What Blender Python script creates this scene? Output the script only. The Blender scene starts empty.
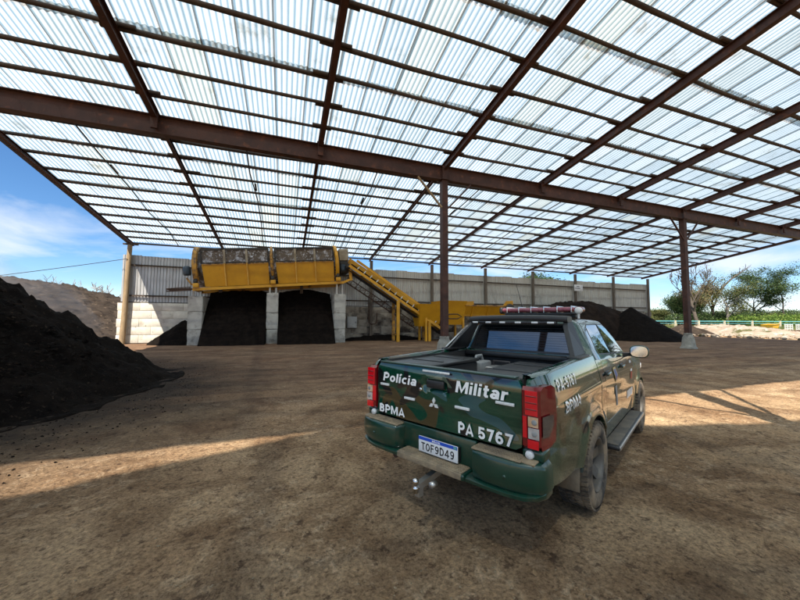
import bpy, bmesh, math, random
from mathutils import Vector, Matrix, noise
from math import sin, cos, pi, radians, sqrt, atan2, exp

random.seed(11)
scene = bpy.context.scene
COL = scene.collection

# ------------------------------------------------------------------ camera
CAM_H, YAW, PITCH, ROLL, FPX = 1.767, 0.3385, 0.0618, -0.0044, 327.5
_f = Vector((sin(YAW), cos(YAW), 0)); _r = Vector((cos(YAW), -sin(YAW), 0)); _u = Vector((0, 0, 1))
_f2 = _f*cos(PITCH) + _u*sin(PITCH); _u2 = _u*cos(PITCH) - _f*sin(PITCH)
_R = _r*cos(ROLL) - _u2*sin(ROLL); _U = _r*sin(ROLL) + _u2*cos(ROLL)
cd = bpy.data.cameras.new('camera'); cam = bpy.data.objects.new('camera', cd); COL.objects.link(cam)
cd.sensor_width = 36; cd.lens = 36*FPX/800; cd.clip_start = 0.05; cd.clip_end = 3000
mw = Matrix.Identity(4)
for i, v in enumerate((_R, _U, -_f2)):
    for j in range(3): mw[j][i] = v[j]
mw.translation = (0, 0, CAM_H)
cam.matrix_world = mw
scene.camera = cam

# ------------------------------------------------------------------ light
SUN = Vector((0.36, 0.595, -1.0)).normalized()
SUN_EL = math.asin(-SUN.z); SUN_AZ = atan2(-SUN.x, -SUN.y)
sl = bpy.data.lights.new('sun', 'SUN'); sl.energy = 5.0; sl.angle = radians(0.55); sl.color = (1.0, 0.93, 0.82)
so = bpy.data.objects.new('sun', sl); COL.objects.link(so)
so.rotation_euler = SUN.to_track_quat('-Z', 'Y').to_euler(); so.location = (-20, -30, 60)

world = bpy.data.worlds.new('World'); scene.world = world; world.use_nodes = True
def build_world():
    nt = world.node_tree; N = nt.nodes; L = nt.links
    N.clear()
    out = N.new('ShaderNodeOutputWorld'); bg = N.new('ShaderNodeBackground'); L.new(bg.outputs[0], out.inputs[0])
    bg.inputs['Strength'].default_value = 0.085
    sky = N.new('ShaderNodeTexSky'); sky.sky_type = 'NISHITA'; sky.sun_disc = False
    sky.sun_elevation = SUN_EL; sky.sun_rotation = SUN_AZ % (2*pi)
    sky.air_density = 1.0; sky.dust_density = 0.0; sky.ozone_density = 5.0; sky.altitude = 900
    hs = N.new('ShaderNodeHueSaturation'); hs.inputs['Saturation'].default_value = 1.15; hs.inputs['Value'].default_value = 0.95
    L.new(sky.outputs[0], hs.inputs['Color'])
    # cloud layer: direction projected on a plane overhead
    tc = N.new('ShaderNodeTexCoord'); sep = N.new('ShaderNodeSeparateXYZ'); L.new(tc.outputs['Generated'], sep.inputs[0])
    zz = N.new('ShaderNodeMath'); zz.operation = 'MAXIMUM'; zz.inputs[1].default_value = 0.0; L.new(sep.outputs[2], zz.inputs[0])
    za = N.new('ShaderNodeMath'); za.operation = 'ADD'; za.inputs[1].default_value = 0.16; L.new(zz.outputs[0], za.inputs[0])
    dx = N.new('ShaderNodeMath'); dx.operation = 'DIVIDE'; L.new(sep.outputs[0], dx.inputs[0]); L.new(za.outputs[0], dx.inputs[1])
    dy = N.new('ShaderNodeMath'); dy.operation = 'DIVIDE'; L.new(sep.outputs[1], dy.inputs[0]); L.new(za.outputs[0], dy.inputs[1])
    cb = N.new('ShaderNodeCombineXYZ'); L.new(dx.outputs[0], cb.inputs[0]); L.new(dy.outputs[0], cb.inputs[1])
    cb.inputs[2].default_value = 3.1
    nz = N.new('ShaderNodeTexNoise'); nz.inputs['Scale'].default_value = 1.15; nz.inputs['Detail'].default_value = 9; nz.inputs['Roughness'].default_value = 0.56
    nz.inputs['Distortion'].default_value = 0.35
    L.new(cb.outputs[0], nz.inputs['Vector'])
    rp = N.new('ShaderNodeValToRGB'); rp.color_ramp.elements[0].position = 0.43; rp.color_ramp.elements[1].position = 0.69
    L.new(nz.outputs[0], rp.inputs[0])
    mx = N.new('ShaderNodeMixRGB'); mx.inputs[2].default_value = (5.6, 5.9, 6.4, 1)
    sc = N.new('ShaderNodeMath'); sc.operation = 'MULTIPLY'; sc.inputs[1].default_value = 0.8; L.new(rp.outputs[0], sc.inputs[0])
    L.new(sc.outputs[0], mx.inputs[0]); L.new(hs.outputs[0], mx.inputs[1])
    L.new(mx.outputs[0], bg.inputs[0])
build_world()

scene.view_settings.view_transform = 'Standard'; scene.view_settings.look = 'None'
scene.view_settings.exposure = 1.1; scene.view_settings.gamma = 1.0
scene.view_settings.use_curve_mapping = False
scene.render.engine = 'CYCLES'
scene.cycles.use_denoising = True
scene.cycles.max_bounces = 8; scene.cycles.diffuse_bounces = 4; scene.cycles.transparent_max_bounces = 12
scene.cycles.volume_bounces = 1
scene.cycles.caustics_reflective = False; scene.cycles.caustics_refractive = False
scene.cycles.sample_clamp_indirect = 6.0

# ------------------------------------------------------------------ materials
MATS = {}
def new_mat(name):
    m = bpy.data.materials.new(name); m.use_nodes = True
    nt = m.node_tree; nt.nodes.clear()
    return m, nt.nodes, nt.links
def coords(N, L, scale=1.0, jitter=True, world_space=False):
    if world_space:
        g = N.new('ShaderNodeNewGeometry'); src = g.outputs['Position']
    else:
        t = N.new('ShaderNodeTexCoord'); src = t.outputs['Object']
    if jitter:
        oi = N.new('ShaderNodeObjectInfo'); ml = N.new('ShaderNodeMath'); ml.operation = 'MULTIPLY'; ml.inputs[1].default_value = 37.0
        L.new(oi.outputs['Random'], ml.inputs[0])
        ad = N.new('ShaderNodeVectorMath'); ad.operation = 'ADD'; L.new(src, ad.inputs[0]); L.new(ml.outputs[0], ad.inputs[1]); src = ad.outputs[0]
    return src
def noise_node(N, L, vec, scale, detail=5, rough=0.6, dist=0.0):
    n = N.new('ShaderNodeTexNoise'); n.inputs['Scale'].default_value = scale; n.inputs['Detail'].default_value = detail
    n.inputs['Roughness'].default_value = rough; n.inputs['Distortion'].default_value = dist
    L.new(vec, n.inputs['Vector']); return n
def ramp(N, L, fac, stops, interp='LINEAR'):
    r = N.new('ShaderNodeValToRGB'); cr = r.color_ramp; cr.interpolation = interp
    while len(cr.elements) < len(stops): cr.elements.new(0.5)
    for e, (p, c) in zip(cr.elements, stops):
        e.position = p; e.color = (*c, 1) if len(c) == 3 else c
    L.new(fac, r.inputs[0]); return r
def mixc(N, L, fac, a, b, mode='MIX'):
    m = N.new('ShaderNodeMixRGB'); m.blend_type = mode
    for s, v in ((0, fac), (1, a), (2, b)):
        if isinstance(v, (int, float)): m.inputs[s].default_value = v
        elif isinstance(v, tuple): m.inputs[s].default_value = (*v, 1)
        else: L.new(v, m.inputs[s])
    return m.outputs[0]
def stdmat(name, c1, c2=None, scale=4.0, rough=0.7, metal=0.0, bump=0.0, bscale=30.0, spots=None, coat=0.0, jitter=True, ws=False, rvar=0.0, stretch=None, spec=0.5, extra=None):
    """principled: c1/c2 mixed by noise, optional spots (colour, scale, lo, hi), bump."""
    m, N, L = new_mat(name)
    out = N.new('ShaderNodeOutputMaterial'); p = N.new('ShaderNodeBsdfPrincipled'); L.new(p.outputs[0], out.inputs[0])
    v = coords(N, L, 1, jitter, ws)
    if stretch:
        mp = N.new('ShaderNodeVectorMath'); mp.operation = 'MULTIPLY'; mp.inputs[1].default_value = stretch; L.new(v, mp.inputs[0]); vs = mp.outputs[0]
    else: vs = v
    c2 = c2 or tuple(x*0.75 for x in c1)
    n = noise_node(N, L, vs, scale, 6, 0.62)
    r = ramp(N, L, n.outputs[0], [(0.33, c1), (0.67, c2)])
    col = r.outputs[0]
    for s in (spots or []):
        n2 = noise_node(N, L, vs if len(s) > 4 and s[4] else v, s[1], 6, 0.65)
        r2 = ramp(N, L, n2.outputs[0], [(s[2], (0, 0, 0)), (s[3], (1, 1, 1))])
        col = mixc(N, L, r2.outputs[0], col, s[0])
    L.new(col, p.inputs['Base Color'])
    p.inputs['Roughness'].default_value = rough; p.inputs['Metallic'].default_value = metal
    p.inputs['Specular IOR Level'].default_value = spec
    if coat: p.inputs['Coat Weight'].default_value = coat; p.inputs['Coat Roughness'].default_value = 0.05
    if rvar:
        mr = N.new('ShaderNodeMapRange'); mr.inputs['To Min'].default_value = max(0.02, rough-rvar); mr.inputs['To Max'].default_value = min(1, rough+rvar)
        L.new(n.outputs[0], mr.inputs[0]); L.new(mr.outputs[0], p.inputs['Roughness'])
    if bump:
        nb = noise_node(N, L, v, bscale, 6, 0.65)
        b = N.new('ShaderNodeBump'); b.inputs['Strength'].default_value = bump; b.inputs['Distance'].default_value = 0.03
        L.new(nb.outputs[0], b.inputs['Height']); L.new(b.outputs[0], p.inputs['Normal'])
    MATS[name] = m
    return m

stdmat('steel_brown', (0.078, 0.036, 0.028), (0.046, 0.024, 0.020), 2.5, 0.55, 0.0, 0.15, 40, spec=0.25, spots=[((0.16, 0.060, 0.032), 3.0, 0.56, 0.72)])
stdmat('steel_dark', (0.022, 0.019, 0.019), (0.035, 0.026, 0.022), 3, 0.55)
stdmat('timber_dark', (0.070, 0.045, 0.030), (0.035, 0.024, 0.018), 3, 0.85, 0, 0.5, 18, stretch=(0.6, 6, 6))
stdmat('timber_pale', (0.34, 0.24, 0.13), (0.20, 0.14, 0.08), 3, 0.85, 0, 0.5, 18, stretch=(5, 5, 0.5))
stdmat('timber_grey', (0.16, 0.125, 0.095), (0.085, 0.062, 0.045), 3, 0.85, 0, 0.5, 18, stretch=(5, 5, 0.5))
stdmat('concrete', (0.54, 0.50, 0.44), (0.40, 0.365, 0.315), 1.6, 0.9, 0, 0.5, 22, spots=[((0.11, 0.085, 0.065), 1.3, 0.52, 0.72)])
stdmat('footing', (0.36, 0.34, 0.29), (0.22, 0.205, 0.175), 4, 0.9, 0, 0.6, 14, spots=[((0.12, 0.09, 0.07), 3.0, 0.56, 0.74)])
stdmat('block', (0.66, 0.62, 0.52), (0.52, 0.48, 0.40), 2.2, 0.9, 0, 0.45, 20, spots=[((0.26, 0.21, 0.16), 0.9, 0.54, 0.74), ((0.09, 0.07, 0.055), 4.0, 0.66, 0.72)])
stdmat('block_stained', (0.42, 0.36, 0.285), (0.25, 0.20, 0.15), 1.4, 0.92, 0, 0.6, 16, spots=[((0.045, 0.033, 0.026), 0.8, 0.45, 0.62), ((0.42, 0.38, 0.32), 2.2, 0.62, 0.72)])
stdmat('galvanised', (0.50, 0.50, 0.49), (0.36, 0.355, 0.34), 2.0, 0.45, 0.35, 0.1, 30, spots=[((0.24, 0.16, 0.11), 2.2, 0.56, 0.74, True)], stretch=(3.0, 3.0, 0.25))
stdmat('galvanised_aged', (0.56, 0.535, 0.49), (0.43, 0.395, 0.345), 1.8, 0.6, 0.2, 0.1, 30, spots=[((0.25, 0.165, 0.11), 2.0, 0.56, 0.74, True)], stretch=(8.0, 8.0, 0.2))
stdmat('yellow', (0.66, 0.31, 0.008), (0.56, 0.255, 0.008), 1.5, 0.45, 0, 0.08, 25, spots=[((0.26, 0.125, 0.02), 2.6, 0.62, 0.80)])
stdmat('yellow_light', (0.74, 0.42, 0.08), (0.60, 0.31, 0.04), 4, 0.45)
stdmat('yellow_rusty', (0.52, 0.25, 0.02), (0.24, 0.11, 0.03), 4.0, 0.6, 0, 0.3, 25, spots=[((0.06, 0.04, 0.03), 4.0, 0.50, 0.66)])
stdmat('rust', (0.10, 0.05, 0.03), (0.045, 0.028, 0.022), 4, 0.85, 0, 0.4, 25)
stdmat('machine_dark', (0.022, 0.02, 0.018), (0.045, 0.034, 0.024), 3, 0.7, 0, 0.3, 20)
stdmat('machine_beige', (0.40, 0.34, 0.25), (0.22, 0.17, 0.11), 3, 0.7, 0, 0.2, 20)
stdmat('drum', (0.16, 0.118, 0.082), (0.07, 0.05, 0.038), 2.0, 0.6, 0, 0.5, 12, spots=[((0.42, 0.42, 0.45), 2.2, 0.52, 0.62), ((0.74, 0.75, 0.80), 9.0, 0.60, 0.64)])  # last spot layer paints bluish-white glints onto the drum
stdmat('motor', (0.03, 0.05, 0.07), (0.02, 0.03, 0.04), 6, 0.5)
stdmat('belt', (0.02, 0.018, 0.017), (0.04, 0.03, 0.024), 5, 0.8)
stdmat('zinc', (0.62, 0.60, 0.55), (0.45, 0.42, 0.37), 5, 0.45, 0.4)
stdmat('box_grey', (0.50, 0.49, 0.47), (0.40, 0.38, 0.36), 4, 0.6)
stdmat('sign_white', (0.72, 0.70, 0.70), (0.62, 0.60, 0.60), 3, 0.5)
stdmat('sign_mark', (0.10, 0.10, 0.13), None, 3, 0.6)
stdmat('compost', (0.0095, 0.0064, 0.0047), (0.0036, 0.0026, 0.0021), 3.0, 0.95, 0, 1.0, 9, spots=[((0.035, 0.024, 0.017), 11, 0.60, 0.68)], ws=True, jitter=False, spec=0.08)
stdmat('compost_black', (0.013, 0.0086, 0.0062), (0.005, 0.0035, 0.0028), 3.0, 0.95, 0, 0.8, 9, ws=True, jitter=False, spec=0.08)
stdmat('compost_brown', (0.026, 0.016, 0.011), (0.009, 0.006, 0.0045), 1.3, 0.95, 0, 0.9, 7, spots=[((0.07, 0.046, 0.032), 9, 0.62, 0.70)], ws=True, jitter=False, spec=0.08)
stdmat('mulch', (0.062, 0.046, 0.034), (0.028, 0.021, 0.016), 1.0, 0.95, 0, 1.0, 3.0, spots=[((0.13, 0.095, 0.066), 2.6, 0.58, 0.68), ((0.012, 0.009, 0.007), 1.9, 0.54, 0.66)], ws=True, jitter=False, spec=0.08)
stdmat('rubble', (0.25, 0.19, 0.135), (0.38, 0.32, 0.255), 0.8, 0.95, 0, 0.9, 5, spots=[((0.62, 0.56, 0.48), 1.6, 0.60, 0.66), ((0.09, 0.085, 0.035), 0.7, 0.54, 0.62)], ws=True, jitter=False, spec=0.08)
stdmat('clod', (0.30, 0.19, 0.10), (0.13, 0.082, 0.048), 0.6, 0.95, 0, 0.5, 40, ws=True, jitter=False, spec=0.08)
stdmat('chip', (0.30, 0.23, 0.145), (0.13, 0.095, 0.06), 0.9, 0.9, ws=True, jitter=False, spec=0.08)
stdmat('grass', (0.075, 0.12, 0.025), (0.15, 0.16, 0.05), 0.4, 0.8, ws=True, jitter=False)
stdmat('fence_paint', (0.14, 0.40, 0.42), (0.10, 0.33, 0.36), 3, 0.5)
stdmat('post_cream', (0.62, 0.55, 0.40), (0.50, 0.43, 0.30), 3, 0.8)
stdmat('bark', (0.10, 0.078, 0.058), (0.055, 0.043, 0.034), 3, 0.9, 0, 0.5, 14)
stdmat('bark_pale', (0.34, 0.30, 0.24), (0.20, 0.17, 0.135), 3, 0.9, 0, 0.4, 14)
stdmat('plastic_white', (0.78, 0.76, 0.72), (0.66, 0.63, 0.58), 3, 0.5)
stdmat('plastic_yellow', (0.72, 0.42, 0.03), (0.6, 0.33, 0.03), 3, 0.5)
stdmat('cable', (0.02, 0.02, 0.02), None, 3, 0.6)
# truck
stdmat('rubber', (0.055, 0.046, 0.038), (0.025, 0.022, 0.020), 8, 0.85, 0, 0.3, 60, spots=[((0.27, 0.20, 0.13), 5, 0.40, 0.64)])
stdmat('rim', (0.17, 0.155, 0.135), (0.10, 0.088, 0.075), 9, 0.55, 0.5, 0.1, 60, spots=[((0.22, 0.175, 0.12), 5, 0.48, 0.66)])
stdmat('mudflap', (0.25, 0.195, 0.13), (0.12, 0.095, 0.068), 5, 0.85, 0, 0.25, 50)
stdmat('black_plastic', (0.014, 0.014, 0.015), (0.022, 0.020, 0.019), 9, 0.42)
stdmat('black_gloss', (0.012, 0.012, 0.013), (0.016, 0.016, 0.016), 9, 0.18)
stdmat('liner', (0.022, 0.022, 0.022), (0.05, 0.043, 0.036), 6, 0.7, 0, 0.2, 50)
stdmat('lid', (0.018, 0.018, 0.018), (0.034, 0.031, 0.027), 5, 0.36, rvar=0.12)
stdmat('step_dusty', (0.36, 0.27, 0.165), (0.19, 0.145, 0.095), 12, 0.9, 0, 0.3, 80)
stdmat('step_tread', (0.085, 0.078, 0.068), (0.17, 0.14, 0.105), 7, 0.8, 0, 0.3, 60)
stdmat('bumper_green', (0.004, 0.042, 0.025), (0.005, 0.036, 0.022), 3, 0.30, 0, 0, coat=0.6, spots=[((0.085, 0.070, 0.042), 5, 0.54, 0.80)])
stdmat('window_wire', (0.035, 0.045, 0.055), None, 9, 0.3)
stdmat('chrome', (0.75, 0.75, 0.74), (0.66, 0.65, 0.63), 9, 0.12, 1.0)
stdmat('steel_bright', (0.62, 0.60, 0.56), (0.45, 0.42, 0.38), 9, 0.35, 0.8)
stdmat('lens_red', (0.78, 0.008, 0.020), (0.66, 0.006, 0.014), 9, 0.12, coat=1.0)
stdmat('lens_dark', (0.20, 0.005, 0.009), (0.13, 0.004, 0.006), 9, 0.12, coat=1.0)
stdmat('lens_smoke', (0.10, 0.085, 0.08), (0.06, 0.05, 0.05), 20, 0.12, 0.3, coat=1.0)
stdmat('lens_clear', (0.80, 0.80, 0.80), (0.55, 0.54, 0.53), 22, 0.08, 0.5, coat=1.0)
stdmat('lens_amber', (0.75, 0.55, 0.40), (0.62, 0.36, 0.18), 22, 0.12, coat=1.0)
stdmat('bar_red', (0.20, 0.018, 0.030), (0.30, 0.08, 0.10), 14, 0.2, coat=0.8)
stdmat('white_vinyl', (0.93, 0.93, 0.91), (0.88, 0.87, 0.84), 6, 0.4)
stdmat('reflector', (0.80, 0.80, 0.78), (0.60, 0.60, 0.58), 60, 0.25)
stdmat('plate_white', (0.80, 0.81, 0.82), (0.74, 0.74, 0.74), 6, 0.35)
stdmat('plate_blue', (0.02, 0.09, 0.55), (0.02, 0.08, 0.48), 6, 0.35)
stdmat('plate_black', (0.015, 0.015, 0.018), None, 6, 0.4)
stdmat('vinyl_red', (0.45, 0.03, 0.03), None, 6, 0.4)
stdmat('vinyl_blue', (0.03, 0.06, 0.25), None, 6, 0.4)
stdmat('vinyl_gold', (0.55, 0.38, 0.12), None, 6, 0.4)
stdmat('crate_grey', (0.34, 0.34, 0.32), (0.22, 0.21, 0.20), 8, 0.6)

def mat_sheet():
    m, N, L = new_mat('fibreglass'); out = N.new('ShaderNodeOutputMaterial')
    v = coords(N, L, 1, False, True)
    oi = N.new('ShaderNodeObjectInfo'); gi = N.new('ShaderNodeNewGeometry')
    ad = N.new('ShaderNodeMath'); ad.operation = 'ADD'; L.new(oi.outputs['Random'], ad.inputs[0]); L.new(gi.outputs['Random Per Island'], ad.inputs[1])
    fr = N.new('ShaderNodeMath'); fr.operation = 'FRACT'; L.new(ad.outputs[0], fr.inputs[0])
    tint = ramp(N, L, fr.outputs[0], [(0, (0.84, 0.91, 0.96)), (0.2, (0.72, 0.80, 0.86)), (0.45, (0.90, 0.955, 0.99)), (0.7, (0.80, 0.87, 0.92)), (0.86, (0.66, 0.74, 0.79)), (1.0, (0.84, 0.83, 0.74))])
    n = noise_node(N, L, v, 0.9, 6, 0.7)
    dirt = ramp(N, L, n.outputs[0], [(0.28, (0.62, 0.57, 0.50)), (0.42, (0.93, 0.93, 0.92)), (0.6, (1, 1, 1))])
    col = mixc(N, L, 1.0, tint.outputs[0], dirt.outputs[0], 'MULTIPLY')
    n2 = noise_node(N, L, v, 22, 4, 0.7)
    sp = ramp(N, L, n2.outputs[0], [(0.24, (0.5, 0.45, 0.38)), (0.32, (1, 1, 1))])
    col = mixc(N, L, 0.6, col, sp.outputs[0], 'MULTIPLY')
    # sky blue showing through is painted into the troughs; grey line along side laps
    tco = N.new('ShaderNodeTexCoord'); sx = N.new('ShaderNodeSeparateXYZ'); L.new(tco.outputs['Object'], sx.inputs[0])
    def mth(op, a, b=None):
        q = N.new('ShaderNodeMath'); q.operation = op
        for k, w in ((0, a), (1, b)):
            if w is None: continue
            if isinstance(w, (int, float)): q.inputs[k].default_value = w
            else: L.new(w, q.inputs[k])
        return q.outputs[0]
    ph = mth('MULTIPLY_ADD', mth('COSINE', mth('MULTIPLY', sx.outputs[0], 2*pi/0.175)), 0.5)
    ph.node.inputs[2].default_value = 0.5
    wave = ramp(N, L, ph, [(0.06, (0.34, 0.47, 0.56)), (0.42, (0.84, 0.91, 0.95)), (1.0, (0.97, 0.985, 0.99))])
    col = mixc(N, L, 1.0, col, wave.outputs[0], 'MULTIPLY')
    md = mth('FLOORED_MODULO', mth('ADD', sx.outputs[0], 0.01), 1.05)
    lap = mth('LESS_THAN', md, 0.055)
    col = mixc(N, L, mth('MULTIPLY', lap, 0.7), col, (0.28, 0.28, 0.27))
    endm = mth('MULTIPLY', mth('LESS_THAN', sx.outputs[1], 0.34), mth('GREATER_THAN', sx.outputs[1], -0.02))
    n9 = noise_node(N, L, v, 6.0, 5, 0.7)
    e9 = ramp(N, L, n9.outputs[0], [(0.38, (0, 0, 0)), (0.60, (0.8, 0.8, 0.8))])
    col = mixc(N, L, mth('MULTIPLY', endm, e9.outputs[0]), col, (0.36, 0.29, 0.21))
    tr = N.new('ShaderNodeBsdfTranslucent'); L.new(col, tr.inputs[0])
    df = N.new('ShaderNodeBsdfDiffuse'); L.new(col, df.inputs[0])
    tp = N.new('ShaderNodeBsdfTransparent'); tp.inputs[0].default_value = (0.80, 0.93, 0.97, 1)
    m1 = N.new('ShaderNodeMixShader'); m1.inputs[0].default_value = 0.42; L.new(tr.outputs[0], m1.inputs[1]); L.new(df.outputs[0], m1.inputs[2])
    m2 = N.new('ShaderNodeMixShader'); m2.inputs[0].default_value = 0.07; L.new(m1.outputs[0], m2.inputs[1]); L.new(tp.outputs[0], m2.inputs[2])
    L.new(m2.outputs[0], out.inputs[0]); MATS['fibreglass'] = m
mat_sheet()

def mat_paint():
    m, N, L = new_mat('camouflage'); out = N.new('ShaderNodeOutputMaterial'); p = N.new('ShaderNodeBsdfPrincipled'); L.new(p.outputs[0], out.inputs[0])
    t = N.new('ShaderNodeTexCoord'); v = t.outputs['Object']
    def patch(off, scale, lo, stretch):
        a = N.new('ShaderNodeVectorMath'); a.operation = 'ADD'; a.inputs[1].default_value = off; L.new(v, a.inputs[0])
        s = N.new('ShaderNodeVectorMath'); s.operation = 'MULTIPLY'; s.inputs[1].default_value = stretch; L.new(a.outputs[0], s.inputs[0])
        n = noise_node(N, L, s.outputs[0], scale, 1.2, 0.4, 0.9)
        return ramp(N, L, n.outputs[0], [(lo, (0, 0, 0)), (lo+0.006, (1, 1, 1))]).outputs[0]
    col = mixc(N, L, patch((3.1, 7.7, 1.3), 2.0, 0.645, (1, 1, 1.5)), (0.004, 0.047, 0.026), (0.062, 0.046, 0.020))
    col = mixc(N, L, patch((9.4, 2.2, 5.9), 2.3, 0.63, (1, 1, 1.3)), col, (0.010, 0.012, 0.013))
    col = mixc(N, L, patch((1.4, 5.2, 8.8), 1.9, 0.64, (1, 1, 2.2)), col, (0.030, 0.085, 0.090))
    col = mixc(N, L, patch((6.6, 0.4, 3.3), 2.4, 0.665, (1, 1, 1.6)), col, (0.075, 0.110, 0.080))
    # dust sprayed up the lower panels
    sep = N.new('ShaderNodeSeparateXYZ'); L.new(v, sep.inputs[0])
    mr = N.new('ShaderNodeMapRange'); mr.inputs['From Min'].default_value = 0.82; mr.inputs['From Max'].default_value = 0.42; mr.inputs['To Min'].default_value = 0.0; mr.inputs['To Max'].default_value = 0.6
    L.new(sep.outputs[2], mr.inputs[0])
    dn = noise_node(N, L, v, 5, 6, 0.7)
    ml = N.new('ShaderNodeMath'); ml.operation = 'MULTIPLY'; L.new(mr.outputs[0], ml.inputs[0]); L.new(dn.outputs[0], ml.inputs[1])
    col = mixc(N, L, ml.outputs[0], col, (0.20, 0.155, 0.10))
    L.new(col, p.inputs['Base Color'])
    rr = N.new('ShaderNodeMapRange'); rr.inputs['To Min'].default_value = 0.12; rr.inputs['To Max'].default_value = 0.7; L.new(ml.outputs[0], rr.inputs[0]); L.new(rr.outputs[0], p.inputs['Roughness'])
    p.inputs['Coat Weight'].default_value = 1.0; p.inputs['Coat Roughness'].default_value = 0.025
    MATS['camouflage'] = m
mat_paint()

def mat_glass():
    m, N, L = new_mat('tinted_glass'); out = N.new('ShaderNodeOutputMaterial'); p = N.new('ShaderNodeBsdfPrincipled'); L.new(p.outputs[0], out.inputs[0])
    p.inputs['Base Color'].default_value = (0.006, 0.009, 0.012, 1); p.inputs['Roughness'].default_value = 0.03
    p.inputs['Specular IOR Level'].default_value = 0.9; p.inputs['Coat Weight'].default_value = 1.0; p.inputs['Coat Roughness'].default_value = 0.02; p.inputs['Coat IOR'].default_value = 1.8
    MATS['tinted_glass'] = m
mat_glass()

def mat_leaf(name, c1, c2, c3):
    m, N, L = new_mat(name); out = N.new('ShaderNodeOutputMaterial')
    g = N.new('ShaderNodeNewGeometry')
    r = ramp(N, L, g.outputs['Random Per Island'], [(0, c1), (0.6, c2), (1, c3)])
    d = N.new('ShaderNodeBsdfDiffuse'); L.new(r.outputs[0], d.inputs[0]); t = N.new('ShaderNodeBsdfTranslucent'); L.new(r.outputs[0], t.inputs[0])
    mx = N.new('ShaderNodeMixShader'); mx.inputs[0].default_value = 0.35; L.new(d.outputs[0], mx.inputs[1]); L.new(t.outputs[0], mx.inputs[2])
    L.new(mx.outputs[0], out.inputs[0]); MATS[name] = m
mat_leaf('leaf_olive', (0.075, 0.092, 0.034), (0.125, 0.140, 0.052), (0.20, 0.195, 0.085))
mat_leaf('leaf_dark', (0.040, 0.074, 0.033), (0.074, 0.114, 0.046), (0.138, 0.175, 0.064))
mat_leaf('leaf_fresh', (0.076, 0.143, 0.030), (0.143, 0.227, 0.050), (0.269, 0.319, 0.084))
mat_leaf('leaf_brown', (0.172, 0.129, 0.078), (0.259, 0.199, 0.103), (0.155, 0.172, 0.078))

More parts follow.
